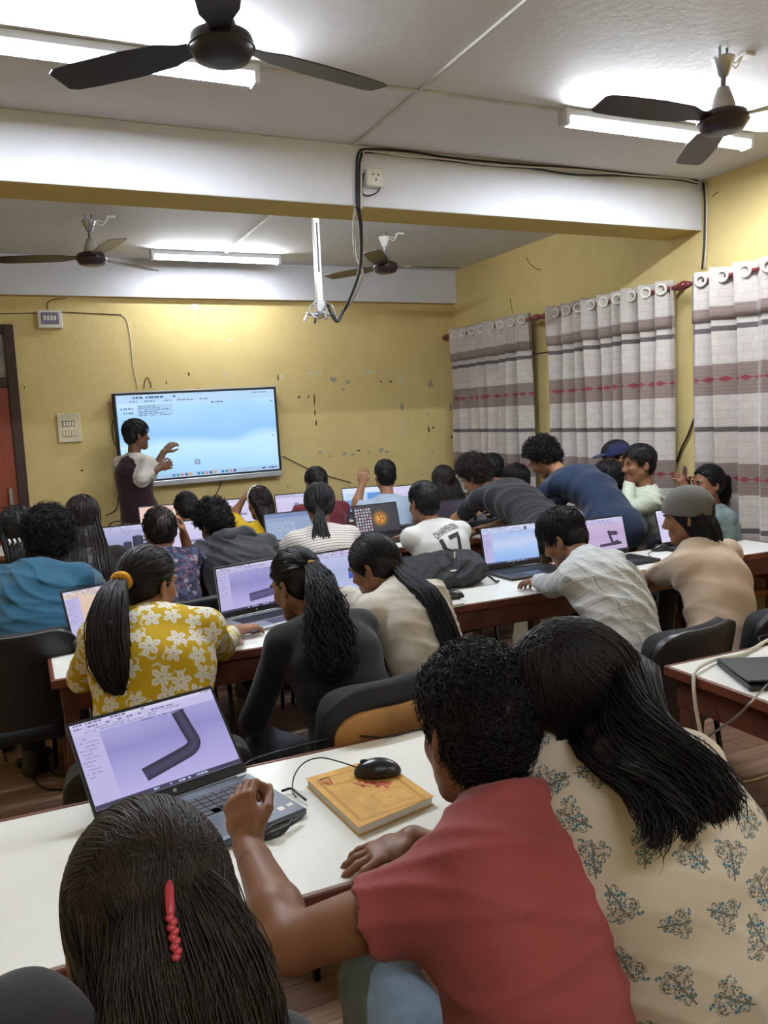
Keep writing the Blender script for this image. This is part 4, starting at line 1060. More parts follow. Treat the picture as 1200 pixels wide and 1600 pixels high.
# floor clutter at the left
p = PZ(50, 1192, .0); e = empty('power_adapter', tuple(p), .2); tag(e, 'black laptop power adapter on the floor by the table leg', 'adapter')
MB().box((-.07, -.032, .0), (.07, .032, .03), .006).build('adapter_case', M_blk, e); MB().cyl((.07, 0, .015), (.09, 0, .015), .006, n=8).build('strain_relief', M_blk, e)
for l, m, lab in [([(75, 1190), (80, 1205), (95, 1212), (112, 1210)], M_cab, 'black lead on the floor right of the power adapter'), ([(50, 1205), (55, 1220), (70, 1232), (100, 1234)], M_cab, 'black lead curving on the floor below the power adapter'), ([(10, 1190), (5, 1170), (20, 1150), (45, 1130), (70, 1160)], M_cab, 'black lead winding on the floor left of the power adapter'), ([(0, 1100), (15, 1085), (25, 1090), (20, 1100), (5, 1108)], M_cabw, 'white cable coil on the floor at the far left'), ([(30, 1088), (60, 1098), (90, 1120), (100, 1140)], M_cab, 'black lead under the chair at the far left'), ([(1200, 1212), (1180, 1218), (1160, 1222)], M_cabw, 'white cable on the floor at the right edge')]:
    tag(cable('floor_cable', [PZ(x, y, .006) for x, y in l], .005, m, n=24), lab, 'cable')

# ================================================================== CHAIRS
M_chf = mat('chair_fabric', '1a1b1f', .85, bump=.25, bscale=300, var=.1); M_chm = mat('chair_metal', '121316', .4, var=0); M_ply = mat('plywood', 'a87a45', .6, var=.18, vscale=5)
M_chp = mat('chair_shell_plastic', '1c1d21', .45, var=.04)
def _pad(w, h, t, rad, curve):
    f = SDF(); f.rbox((0, 0, h / 2), (w / 2, t / 2, h / 2), np.eye(3), min(rad, t * .49), k=.001)
    V, F = f.mesh(.011)
    # round the corners of the outline and bend it
    x = np.abs(V[:, 0]) / (w / 2); zz = np.abs(V[:, 2] - h / 2) / (h / 2)
    s = np.maximum(1, (x ** 4 + zz ** 4) ** .25); V[:, 0] /= s; V[:, 2] = (V[:, 2] - h / 2) / s + h / 2
    V[:, 1] += -curve * (1 - (V[:, 0] / (w / 2)) ** 2)
    return V, F
_v, _f = _pad(.47, .38, .06, .03, .05); ME_BACK = np_mesh('backrest', _v, _f, M_chf)
_v, _f = _pad(.47, .39, .022, .01, .05); ME_SHELL = np_mesh('back_shell', _v - A(0, .036, 0), _f, M_chp)
_v, _f = _pad(.42, .33, .014, .006, .05); ME_PLY = np_mesh('plywood_panel', _v + A(0, -.04, -.005), _f, M_ply)
_v, _f = _pad(.47, .45, .07, .03, .0); ME_SEAT = np_mesh('seat', np.stack([_v[:, 0], _v[:, 2] - .23, -_v[:, 1]], 1), _f[:, ::-1], M_chf)
def chair(x, y, yaw, label, kind='shell', back=.2, bz=.445):
    """faces +y before rotation by -yaw (yaw>0 turns to the right)"""
    e = empty('chair', (x, y, 0), -yaw); tag(e, label, 'chair', 'black padded chairs')
    link('seat', ME_SEAT, e, (0, 0, .415))
    b = link('backrest', ME_BACK, e, (0, -back - .03, bz)); b.rotation_euler = (R_(10), 0, 0)
    if kind == 'shell': link('back_shell', ME_SHELL, b)
    else: link('plywood_panel', ME_PLY, b)
    for s in (-1, 1):
        MB().tube([(s * .21, -back - .06, .62), (s * .21, -back - .03, .45), (s * .21, -back + .02, .385), (s * .21, .18, .385)], .011, 8).build('side_rail', M_chm, e)
        MB().tube([(s * .21, .16, .39), (s * .225, .2, .0)], .011, 8).build('leg', M_chm, e)
        MB().tube([(s * .21, -.14, .39), (s * .225, -.21, .0)], .011, 8).build('leg', M_chm, e)
    MB().tube([(-.21, .12, .375), (.21, .12, .375)], .009, 8).build('crossbar', M_chm, e)
    return e
M_wch = mat('chair_wood', '8a5226', .4, var=.2, vscale=7); M_wch2 = mat('chair_wood_dark', '6e3d20', .45, var=.2, vscale=7)
def wood_chair(x, y, yaw, label, arms=True, top=.95):
    e = empty('wooden_chair', (x, y, 0), -yaw); tag(e, label, 'chair', 'wooden chairs')
    MB().box((-.23, -.22, .42), (.23, .23, .45), .006).build('seat', M_wch, e)
    for s in (-1, 1):
        MB().box((s * .21 - .022, -.245, 0), (s * .21 + .022, -.2, top), .005).build('back_post', M_wch, e)
        MB().box((s * .21 - .022, .18, 0), (s * .21 + .022, .225, .64 if arms else .42), .005).build('leg', M_wch, e)
        if arms: MB().box((s * .21 - .03, -.2, .64), (s * .21 + .03, .27, .67), .008).build('armrest', M_wch, e)
        MB().box((s * .21 - .012, -.2, .2), (s * .21 + .012, .18, .23), .003).build('stretcher', M_wch2, e)
    for z0 in [q for q in (.5, .68, .8) if q + .08 < top]: MB().box((-.19, -.235, z0), (.19, -.215, z0 + .07), .004).build('back_slat', M_wch, e)
    MB().box((-.21, -.24, top - .06), (.21, -.21, top - .01), .005).build('top_rail', M_wch, e)
    return e
# ================================================================== PEOPLE
def skin(name, col): return mat(name, col, .5, spec=.4, var=.06, vscale=14)
SK = [skin('skin_brown', '80573f'), skin('skin_light_brown', '9a6e52'), skin('skin_deep_brown', '694632'), skin('skin_tan', '8f6248')]
def hairmat(name, col, rough=.5):
    m = mat(name, col, rough, spec=.3, var=.25, vscale=40); return m
HB = hairmat('hair_black', '0f0d10'); HD = hairmat('hair_dark_brown', '1a1311'); HR = hairmat('hair_brown', '251b16')
def cloth(name, col, bump=.15, rough=.85, var=.05): return mat(name, col, rough, spec=.25, var=var, vscale=9, bump=bump, bscale=260, sheen=.15)
M_eye = mat('eye_white', '8f847c', .7, spec=.1, var=0); M_iris = mat('eye_iris', '20130c', .6, spec=.1, var=0); M_lip = mat('lip_brown', '7a453c', .45, var=0)
_mb = MB(); _mb.ell((0, 0, 0), (.0115, .0115, .0115), 12, 8); _mb.mi = 1; _mb.ell((0, .0066, 0), (.0068, .0055, .0068), 10, 6)
_o = _mb.build('eye', [M_eye, M_iris]); ME_EYE = _o.data; bpy.data.objects.remove(_o)
_mb = MB(); _mb.tube(catmull([(-.016, -.004, -.003), (-.006, .002, .003), (.006, .002, .003), (.017, -.006, -.002)], 8), .0035, 6, [.5, .8, 1, 1, 1, .9, .7, .4])
_o = _mb.build('eyebrow', HB); ME_BROW = _o.data; bpy.data.objects.remove(_o)

def head_rot(yaw, pitch, roll):
    m = Matrix.Rotation(-R_(yaw), 3, 'Z') @ Matrix.Rotation(-R_(pitch), 3, 'X') @ Matrix.Rotation(R_(roll), 3, 'Y')
    return np.array(m)
def ik(S, T, l1, l2, pole):
    d = T - S; L = np.linalg.norm(d); L2 = min(L, (l1 + l2) * .995); u = d / max(L, 1e-6); T2 = S + u * L2
    a = (l1 * l1 - l2 * l2 + L2 * L2) / (2 * L2); h2 = math.sqrt(max(l1 * l1 - a * a, 0))
    p = np.asarray(pole, float); p = nrm(p - u * (p @ u))
    return S + u * a + p * h2, T2
def hand_sdf(f, Wr, hd, pn, side, curl, s, thumb_in=.0, spread=.0):
    hd = nrm(hd); pn = nrm(pn - hd * (pn @ hd)); lat = np.cross(hd, pn) * (1 if side == 'R' else -1)     # lat points to the thumb
    f.ecap(Wr - hd * .005 * s, Wr + hd * .045 * s, lat, .026 * s, .036 * s, .02 * s, .015 * s, k=.012)
    f.ecap(Wr + hd * .04 * s, Wr + hd * .082 * s, lat, .037 * s, .039 * s, .015 * s, .012 * s, k=.012, end=.01)
    for i, (off, ln) in enumerate(((.029, .070), (.0098, .078), (-.0098, .073), (-.029, .058))):
        c = curl[i] if isinstance(curl, (list, tuple)) else curl
        p = Wr + hd * (.084 - .004 * abs(i - 1.3)) * s + lat * off * s; ang = c * .5; r = .0092 * s * (1 if i < 3 else .88)
        for j, (fr, dc) in enumerate(((.43, .9), (.32, 1.0), (.25, .7))):
            d = hd * math.cos(ang) + pn * math.sin(ang) + lat * spread * (1.2 - i) * .25
            q = p + nrm(d) * ln * fr * s
            f.cone(p, q, r * (1 - .08 * j), r * (.93 - .08 * j), k=.004); p = q; ang += c * dc
    b = Wr + hd * .022 * s + lat * .024 * s
    d1 = nrm(hd * .62 + lat * (.72 - thumb_in) + pn * (.25 + thumb_in * .6)); m1 = b + d1 * .042 * s
    d2 = nrm(hd * .85 + lat * (.35 - thumb_in * 1.3) + pn * (.2 + thumb_in)); m2 = m1 + d2 * .034 * s; d3 = nrm(hd * .9 + lat * (.1 - thumb_in) + pn * (.25 + thumb_in)); m3 = m2 + d3 * .026 * s
    f.cone(b, m1, .0155 * s, .0115 * s, k=.012); f.cone(m1, m2, .0112 * s, .0098 * s, k=.004); f.cone(m2, m3, .0098 * s, .008 * s, k=.004)
def tubes_np(P, Rd, sides=3):
    """P (N,S,3), Rd (N,S) -> V,F quads"""
    N, S, _ = P.shape
    T = np.gradient(P, axis=1); T /= np.linalg.norm(T, axis=2, keepdims=True) + 1e-9
    ref = RNG.normal(size=(N, 1, 3)); u = np.cross(T, ref); u /= np.linalg.norm(u, axis=2, keepdims=True) + 1e-9; v = np.cross(T, u)
    g = np.arange(sides) * 2 * math.pi / sides
    V = P[:, :, None, :] + Rd[:, :, None, None] * (np.cos(g)[None, None, :, None] * u[:, :, None, :] + np.sin(g)[None, None, :, None] * v[:, :, None, :])
    ix = np.arange(N * S * sides).reshape(N, S, sides)
    a = ix[:, :-1, :]; b = ix[:, 1:, :]
    F = np.stack([a, np.roll(a, -1, 2), np.roll(b, -1, 2), b], -1).reshape(-1, 4)
    return V.reshape(-1, 3), F
def join(parts):
    V = []; F = []; o = 0
    for v, f in parts:
        V.append(v); F.append(f + o); o += len(v)
    return np.concatenate(V), np.concatenate(F)
CE = A(0, -.012, .032); RE = A(.077, .098, .092)       # hair-bearing ellipsoid in head space
N1, C1 = A(0, .8, -.6), .010; N2, C2 = A(0, .6, -.8), .024
def hairline(p): return (p @ N1 < C1) & (p @ N2 < C2) & (p[:, 2] > -.088)
def cap_roots(n, lo=-.088):
    out = []
    while sum(len(o) for o in out) < n:
        u = RNG.normal(size=(n * 3, 3)); u /= np.linalg.norm(u, axis=1, keepdims=True)
        p = CE + u * RE; out.append(u[hairline(p) & (p[:, 2] > lo)])
    return np.concatenate(out)[:n]
def slerp(a, b, t):
    c = np.clip((a * b).sum(-1, keepdims=True), -.999, .999); th = np.arccos(c); s = np.sin(th)
    return (np.sin((1 - t) * th) * a + np.sin(t * th) * b) / s

class Fig: pass
def person(label, head, hd=(0, 10, 0), byaw=None, pelvis=None, lean=.16, s=1.0, fem=False, build=1.0, nb=None, sh_w=1.0, shirt=None, sleeve='short', sleeve_mat=None, pants=None, skin_m=None, hair=None, armL=None, armR=None, stand=False, near=0, fold=(.004, 20), collar=False, shoulders=None, bow=.03, legs=True, kurta=False, uvmode=None, face=True, seed=None, pattern=None, ease=1.0, knees=None, legyaw=0, slf=.68, hsc=1.0):
    seed = seed if seed is not None else int(abs(hash_s(label))) % 9973
    G = Fig(); byaw = hd[0] * .5 if byaw is None else byaw
    hs = s * (.95 if fem else 1.0) * hsc
    H = np.array(head, float) if len(head) == 3 and not isinstance(head[0], tuple) and head[0] < 20 else PY(*head)
    Rh = head_rot(*hd); W = lambda p: H + Rh @ (np.asarray(p, float) * hs)
    fw = A(math.sin(R_(byaw)), math.cos(R_(byaw)), 0); lat = A(math.cos(R_(byaw)), -math.sin(R_(byaw)), 0)
    if nb is None: nb = H + A(0, 0, -.165 * s) - fw * (.045 + .0011 * hd[1]) * s
    nb = np.asarray(nb, float)
    if pelvis is None: pelvis = A(nb[0], nb[1], 0) - fw * lean; pelvis[2] = .535 if not stand else .93
    pv = np.asarray(pelvis, float)
    ax = nrm(nb - pv); bk = np.cross(ax, lat); bk = nrm(bk) * (-1 if np.dot(bk, fw) > 0 else 1)    # backwards
    if shoulders is not None:
        sl, sr = [np.asarray(q, float) for q in shoulders]; lat = nrm(sr - sl)
        bk = nrm(np.cross(ax, lat)); bk = bk * (-1 if np.dot(bk, fw) > 0 else 1)
    mid = (pv + nb) / 2 + bk * bow
    def sp(t): return (1 - t) ** 2 * pv + 2 * t * (1 - t) * (2 * mid - (pv + nb) / 2) + t * t * nb
    bw = build * (.9 if fem else 1.0); fs = s * bw
    swd = .166 * s * sh_w * (.9 if fem else 1)
    axt = nrm(nb - sp(.8))
    if shoulders is None:
        sl = nb - lat * swd - axt * .042 * s; sr = nb + lat * swd - axt * .042 * s
    ST = [(0, .152 * (1.06 if fem else 1), .114), (.22, .136, .102), (.48, .146, .106), (.72, .163, .108), (.9, .152, .084)]
    h_b, h_s, h_h, h_p = ((.0145, .0115, .0072, .0075), (.011, .0085, .0052, .006), (.008, .006, .0042, .0036))[near]
    ra = .9 if fem else 1.0
    # ---- arms
    arms = {}
    for side, S0, spec in (('L', sl, armL), ('R', sr, armR)):
        spec = dict(spec or {}); sg = -1 if side == 'L' else 1
        wt = spec.get('w')
        if wt is None: wt = nb + fw * .33 * s + lat * sg * .12; wt = A(wt[0], wt[1], max(TZ + .035, min(nb[2] - .2, TZ + .035)))
        wt = np.asarray(wt, float)
        if 'e' in spec: E = np.asarray(spec['e'], float); Wr = wt
        else: E, Wr = ik(S0, wt, .275 * s, .245 * s, spec.get('pole', A(0, 0, -1) + lat * sg * .6 - fw * .2))
        fd = nrm(Wr - E); hdv = np.asarray(spec.get('hd', fd * .6 + fw * .4 + A(0, 0, -.1)), float); pn = np.asarray(spec.get('pn', A(0, 0, -1)), float)
        arms[side] = (S0, E, Wr, hdv, pn, spec.get('curl', .45), spec.get('thumb', .2), spec.get('spread', .3))
    # ---- legs
    L = []
    lfw = A(math.sin(R_(byaw + legyaw)), math.cos(R_(byaw + legyaw)), 0); llat = A(lfw[1], -lfw[0], 0)
    for i, sg in enumerate((-1, 1)):
        hip = pv + llat * sg * .088 * s + A(0, 0, -.02)
        if stand:
            kn = A(hip[0], hip[1], .49 * s) + lfw * .03; an = A(hip[0], hip[1], .09) - lfw * .01
        else:
            kn = hip + lfw * .40 * s + llat * sg * .05; kn[2] = .49; an = kn + lfw * .03; an[2] = .09
        if knees is not None and knees[i] is not None: kn, an = [np.asarray(q, float) for q in knees[i]]
        L.append((hip, kn, an))
    # ---- body (skin)
    f = SDF()
    for i in range(4):
        t0, w0, d0 = ST[i]; t1, w1, d1 = ST[i + 1]
        f.ecap(sp(t0), sp(t1), lat, w0 * fs * .93, w1 * fs * .93, d0 * fs * .92, d1 * fs * .92, k=.03)
    for S0 in (sl, sr): f.cone(nb - axt * .015, S0, .045 * fs, .05 * fs, k=.03)
    for sd, (S0, E, Wr, *_r) in arms.items():
        f.cone(S0, E, .049 * s * ra, .039 * s * ra, k=.02)
        m_ = E + (Wr - E) * .3; f.cone(E, m_, .039 * s * ra, .041 * s * ra, k=.015); f.cone(m_, Wr - nrm(Wr - E) * .004, .041 * s * ra, .0255 * s * ra, k=.015)
    for hip, kn, an in L:
        if legs: f.cone(hip, kn, .075 * fs, .052 * fs, k=.03); f.cone(kn, an, .05 * fs, .036 * fs, k=.02)
    nk0 = W((0, -.02, -.055)); f.cone(nk0, nb - axt * .03, .05 * s * ra, .056 * s * ra, k=.03)
    parts = [f.mesh(h_b)]
    # head
    g = SDF(); e3 = lambda c, r, k=.02, op='u': g.ell(W(c), [q * hs for q in r], Rh, k=k * hs, op=op)
    c3 = lambda a, b, r0, r1, k=.015, op='u': g.cone(W(a), W(b), r0 * hs, r1 * hs, k=k * hs, op=op)
    e3((0, -.012, .03), (.073, .092, .086)); e3((0, .028, -.025), (.062, .066, .082), .03)
    for sg in (-1, 1):
        c3((sg * .046, .0, -.055), (sg * .014, .066, -.097), .026, .02, .03); e3((sg * .038, .062, -.028), (.022, .022, .024), .02)
    c3((-.014, .068, -.098), (.014, .068, -.098), .018, .018, .02)
    c3((-.036, .077, .022), (.036, .077, .022), .011, .011, .015)
    for sg in (-1, 1): e3((sg * .032, .1, .002), (.019, .016, .013), .012, 's')
    c3((0, .086, .008), (0, .108, -.03), .008, .0125, .012); c3((-.011, .096, -.035), (.011, .096, -.035), .009, .009, .01)
    c3((-.017, .086, -.062), (.017, .086, -.062), .0085, .0085, .008); c3((-.015, .084, -.074), (.015, .084, -.074), .0095, .0095, .008)
    for sg in (-1, 1):
        q = W((sg * .079, -.012, -.008)); Re = Rh @ np.array(Matrix.Rotation(sg * R_(22), 3, 'Z')); g.ell(q, [.009 * hs, .02 * hs, .032 * hs], Re, k=.008); g.ell(W((sg * .086, -.006, -.006)), [.006 * hs, .011 * hs, .019 * hs], Re, k=.006, op='s')
    g.cone(nk0, nb - axt * .03, .05 * s * ra, .056 * s * ra, k=.025)
    parts.append(g.mesh(h_h))
    for sd, (S0, E, Wr, hdv, pn, curl, th, spr) in arms.items():
        q = SDF(); fd = nrm(Wr - E); q.cone(Wr - fd * .05, Wr, .0305 * s * ra, .0255 * s * ra, k=.01); hand_sdf(q, Wr, hdv, pn, sd, curl, s * (.93 if fem else 1), th, spr)
        parts.append(q.mesh(h_p))
    base = A(pv[0], pv[1], 0)
    V, F = join(parts)
    sm = skin_m or SK[0]
    body = link('person', np_mesh('person', V - base, F, sm), None, tuple(base)); tag(body, label, 'person')
    G.body = body; G.base = base; G.H = H; G.Rh = Rh; G.W = W; G.nb = nb; G.sp = sp; G.lat = lat; G.bk = bk; G.ax = ax; G.fw = fw; G.arms = arms; G.hs = hs
    def child(name, V, F, m, parent=body, **k): return link(name, np_mesh(name, V - base, F, m, **k), parent)
    G.child = child
    if face:
        for sg in (-1, 1):
            for nm, me, p in (('eye', ME_EYE, (sg * .032, .0735, .002)), ('eyebrow', ME_BROW, (sg * .033, .0885, .023))):
                o = link(nm, me, body); o.matrix_local = Matrix.Translation(Vector(W(p) - base)) @ Matrix((Rh * hs).tolist()).to_4x4()
        q = SDF(); q.cone(W((-.018, .0865, -.0625)), W((.018, .0865, -.0625)), .0082 * hs, .0082 * hs, k=.006); q.cone(W((-.015, .0845, -.0735)), W((.015, .0845, -.0735)), .0092 * hs, .0092 * hs, k=.006)
        v, f2 = q.mesh(.004); child('lips', v, f2, M_lip)
    # ---- shirt
    ez = .012 * s * ease; c = SDF(); off = bk * 0
    for i in range(4):
        t0, w0, d0 = ST[i]; t1, w1, d1 = ST[i + 1]
        c.ecap(sp(t0), sp(t1), lat, w0 * fs + ez, w1 * fs + ez, d0 * fs + ez, d1 * fs + ez, k=.035)
    if kurta:
        for hip, kn, an in L: c.cone(hip, hip + (kn - hip) * .8, .1 * fs, .085 * fs, k=.06)
    else: c.ecap(pv + ax * .02, pv - ax * .06, lat, .165 * fs + ez, .178 * fs + ez, .12 * fs + ez, .128 * fs + ez, k=.03)
    for S0 in (sl, sr): c.cone(nb - axt * .018, S0, .043 * fs, .05 * fs + ez * .4, k=.035)
    for sd, (S0, E, Wr, *_r) in arms.items():
        ud = nrm(E - S0); fd = nrm(Wr - E)
        if sleeve == 'none': continue
        r0 = .058 * s * ra * (1 + .1 * (ease - 1)); r1 = .06 * s * ra
        if sleeve == 'short':
            cut = S0 + (E - S0) * slf; c.cone(S0, S0 + (E - S0) * (slf + .1), r0, r1, k=.035, clip=((cut, ud),)); c.cone(cut - ud * .008, cut + ud * .1, .0445 * s * ra, .045 * s * ra, k=.003, op='s')
        else:
            fr = {'long': .97, 'elbow': .25, 'rolled': .55}[sleeve]
            c.cone(S0, E, r0, .05 * s * ra, k=.035); cut = E + (Wr - E) * fr
            c.cone(E, Wr, .05 * s * ra, .036 * s * ra, k=.02, clip=((cut, fd),)); c.cone(cut - fd * .01, cut + fd * .1, (.036 - .012 * fr) * s * ra, (.036 - .012 * fr) * s * ra, k=.003, op='s')
            if sleeve == 'rolled': c.torus(cut - fd * .015, fd, .036 * s * ra, .012, k=.006, sq=.7)
    if collar:
        na = nrm(W((0, -.02, -.05)) - nb); c.torus(nb + na * .022, na, .064 * s * ra, .013 * s, k=.014, sq=.45)
    else:
        na = nrm(W((0, -.02, -.05)) - nb); c.torus(nb + na * .004, na, .066 * s * ra, .007 * s, k=.012)
    V, F = c.mesh(h_s, folds(seed, fold[0], fold[1], 2, lat * .35 + ax) if fold[0] else None)
    mats = [shirt]; midx = None
    if sleeve_mat is not None:
        ctr = V[F].mean(1); mi = np.zeros(len(F), int)
        for sd, (S0, E, Wr, *_r) in arms.items():
            for a, b, r in ((nb + (S0 - nb) * .25, S0, .085), (S0, E, .08), (E, Wr, .075)):
                ab = b - a; t = np.clip(((ctr - a) @ ab) / (ab @ ab), 0, 1); d = np.linalg.norm(ctr - a - t[:, None] * ab, axis=1); mi |= d < r
        mats = [shirt, sleeve_mat]; midx = mi
    so = child('shirt', V, F, mats, midx=midx); G.shirt = so; G.shirtVF = (V, F)
    me = so.data
    if uvmode:
        li = F.ravel(); P = V[li]
        if uvmode == 'plain': uv = np.stack([(P - nb) @ lat, (P - pv) @ ax], 1)
        else:
            dmin, R0 = uvmode; r = np.random.default_rng(seed); cand = r.permutation(len(V))[:6000]; seeds = []
            sc = []
            for k in cand:
                if all(np.sum((V[k] - V[j]) ** 2) > dmin ** 2 for j in seeds): seeds.append(k)
                if len(seeds) > 420: break
            ctr = V[F].mean(1); Sd = V[seeds]; near_i = np.empty(len(F), int)
            for i0 in range(0, len(F), 8000): near_i[i0:i0 + 8000] = ((ctr[i0:i0 + 8000, None, :] - Sd[None]) ** 2).sum(2).argmin(1)
            nv = np.zeros(len(V) * 3, np.float32); me.vertices.foreach_get('normal', nv); nv = nv.reshape(-1, 3)[seeds]
            an = r.uniform(-.5, .5, len(seeds)) + (r.integers(0, 4, len(seeds)) * 1.57 if pattern == 'any' else 0); upv = ax[None] * np.cos(an)[:, None] + lat[None] * np.sin(an)[:, None]
            t1 = upv - nv * (upv * nv).sum(1, keepdims=True); t1 /= np.linalg.norm(t1, axis=1, keepdims=True) + 1e-9; t2 = np.cross(nv, t1)
            Rr = R0 * r.uniform(.8, 1.15, len(seeds)); k4 = np.repeat(near_i, 4); dlt = P - Sd[k4]
            uv = np.stack([(dlt * t2[k4]).sum(1) / Rr[k4], (dlt * t1[k4]).sum(1) / Rr[k4]], 1)
        me.uv_layers.new(name='UVMap').data.foreach_set('uv', uv.astype(np.float32).ravel())
    # ---- trousers and shoes
    if legs:
        t = SDF(); t.ecap(pv - ax * .02, pv + ax * .05, lat, .155 * fs, .15 * fs, .115 * fs, .112 * fs, k=.04)
        for hip, kn, an in L:
            t.cone(hip, kn, .088 * fs, .066 * fs, k=.05); dn = nrm(an - kn); t.cone(kn, an + dn * .03, .066 * fs, .052 * fs, k=.03, clip=((an + dn * .0, dn),))
        v, f2 = t.mesh(h_b, folds(seed + 5, .004, 26)); child('trousers', v, f2, pants or PANTS[0])
        for hip, kn, an in L:
            o = link('shoe', ME_SHOE, body); ya = math.atan2(lfw[0], lfw[1]); o.location = (an[0] - base[0], an[1] - base[1], 0); o.rotation_euler = (0, 0, -ya)
    if hair: make_hair(G, near=near, **hair)
    return G
def hash_s(t):
    h = 7
    for ch_ in t: h = (h * 131 + ord(ch_)) % 1000003
    return h
f = SDF(); f.ecap((0, -.06, .045), (0, .17, .03), (1, 0, 0), .042, .04, .045, .03, k=.02); f.cone((0, -.03, .07), (0, -.03, .1), .045, .042, k=.02)
_v, _f = f.mesh(.012); _v[:, 2] = np.maximum(_v[:, 2], .002); ME_SHOE = np_mesh('shoe', _v, _f, mat('shoe_dark', '26211f', .6))
PANTS = [cloth('trousers_navy', '1f2229'), cloth('trousers_black', '17171a'), cloth('trousers_khaki', '8d8468'), cloth('jeans_blue', '7d92a6', .3, var=.2), cloth('trousers_grey', '8d8f93')]

def make_hair(G, kind='short', m=None, thick=.012, near=0, guides=(), n=None, messy=.5, wave=0.0, curl=.012, nape=-.088, bun=None, band=None, band_m=None, cap=None, tie=None, cover=True, gather=None, length=.04, rs=1.0, smooth=1.0):
    m = m or HB; W, Rh, hs, H = G.W, G.Rh, G.hs, G.H; parts = []
    hh = (.0078, .006, .0045)[near]
    clipA = [(W(N1 * C1), Rh @ N1), (W(N2 * C2), Rh @ N2), (W((0, 0, nape)), Rh @ A(0, 0, -1))]
    f = SDF()
    if cover:
        tk = thick if kind not in ('short', 'curly') else thick * .35
        r = [(q + tk - .004) * hs for q in RE]; f.ell(W(CE), r, Rh, k=.012, clip=clipA)
        f.ell(W((0, -.045, .0)), [(.07 + tk * .7) * hs, (.066 + tk * .6) * hs, (.085) * hs], Rh, k=.02, clip=clipA)
        if kind in ('short', 'curly'): f.ell(W(CE + A(0, .004, .016)), [(RE[0] - .004 + thick * .7) * hs, (RE[1] + thick * .6) * hs, (RE[2] - .016 + thick) * hs], Rh, k=.02, clip=clipA[:1])
    toW = lambda p: H + (p * hs) @ Rh.T
    glist = []
    for gd in guides:
        pts = np.array([np.asarray(q[0], float) for q in gd['pts']]); ww = np.array([q[1] for q in gd['pts']]); dd = np.array([q[2] for q in gd['pts']])
        lt = np.asarray(gd.get('lat', Rh[:, 0]), float)
        K = gd.get('k', 14); C = catmull(pts, K); w_ = np.interp(np.linspace(0, len(pts) - 1, K), np.arange(len(pts)), ww); d_ = np.interp(np.linspace(0, len(pts) - 1, K), np.arange(len(pts)), dd)
        if gd.get('core', True):
            fc = gd.get('cf', .8)
            for i in range(K - 1): f.ecap(C[i], C[i + 1], lt, w_[i] * fc, w_[i + 1] * fc, d_[i] * fc, d_[i + 1] * fc, k=.012, end=min(d_[i], .012))
        glist.append((gd, C, w_, d_, lt))
    if bun is not None:
        for c, r in bun: f.ell(W(c), [q * hs for q in r], Rh, k=.012)
    sd = int(abs(H[0] * 991 + H[2] * 77)) + 3; fr = {'curly': 95, 'short': 70}.get(kind, 60)
    def disp(X, Y, Z):
        a = np.sin(X * fr + 2 * np.sin(Y * fr * .7)) * np.sin(Y * fr * 1.1 + 1.7 * np.sin(Z * fr * .6)) * np.sin(Z * fr * .9 + 1.3 * np.sin(X * fr * .8))
        return -a * (.006 if kind == 'curly' else .003) * (messy * 2 if kind != 'short' else 1.6)
    if f.p: parts.append(f.mesh(hh, disp))
    sides = 3 if near < 2 else 4
    base_r = (.0034, .0024, .0013)[near] * rs
    if cover and kind in ('short', 'curly'):
        N = n or (1000, 1300, 2600)[near]; u = cap_roots(N, nape); p = CE + u * (RE + (thick * np.clip((CE[2] + u[:, 2] * RE[2] + .02) / .08, .3, 1))[:, None] - .004); 
        for c2_, r2_ in ((A(0, -.045, .0), A(.07 + thick * .25, .066 + thick * .21, .085) + .002), (CE, RE + thick * .35 - .002), (CE + A(0, .004, .016), A(RE[0] - .004 + thick * .7, RE[1] + thick * .6, RE[2] - .016 + thick) + .003)):
            kk = np.linalg.norm((p - c2_) / r2_, axis=1, keepdims=True); p = np.where(kk < 1, c2_ + (p - c2_) / np.maximum(kk, .3), p)
        nn = u / RE; nn /= np.linalg.norm(nn, axis=1, keepdims=True)
        if kind == 'curly':
            S = 7 if near < 2 else 10; t = np.linspace(0, 1, S)[None, :, None]
            tg = np.cross(nn, RNG.normal(size=(N, 3))); tg /= np.linalg.norm(tg, axis=1, keepdims=True); bt = np.cross(nn, tg)
            ph = RNG.uniform(0, 6.28, (N, 1, 1)); turns = RNG.uniform(.7, 1.6, (N, 1, 1)); rad = curl * RNG.uniform(.6, 1.3, (N, 1, 1))
            a = ph + turns * 6.28 * t
            P = p[:, None] - nn[:, None] * .006 + nn[:, None] * (RNG.uniform(.008, .022, (N, 1, 1)) * t * (1.5 * messy + .3)) + (tg[:, None] * np.cos(a) + bt[:, None] * np.sin(a)) * rad + tg[:, None] * t * .012
        else:
            S = 6; t = np.linspace(0, 1, S)[None, :, None]; crown = A(0.01, -.05, .11)
            fl = p - crown; fl[:, 1] *= 1.0; fl -= nn * (fl * nn).sum(1, keepdims=True); fl += RNG.normal(size=(N, 3)) * .03 * messy; fl -= nn * (fl * nn).sum(1, keepdims=True); fl /= np.linalg.norm(fl, axis=1, keepdims=True) + 1e-9
            ln = length * RNG.uniform(.6, 1.2, (N, 1, 1))
            P = p[:, None] + fl[:, None] * ln * t + nn[:, None] * (-.004 + .008 * messy * np.sin(t * 3) - (ln * t) ** 2 * 3.0)
        Pw = toW(P.reshape(-1, 3)).reshape(P.shape); Rd = base_r * np.linspace(1, .35, S)[None] * RNG.uniform(.7, 1.3, (N, 1))
        parts.append(tubes_np(Pw, Rd, sides))
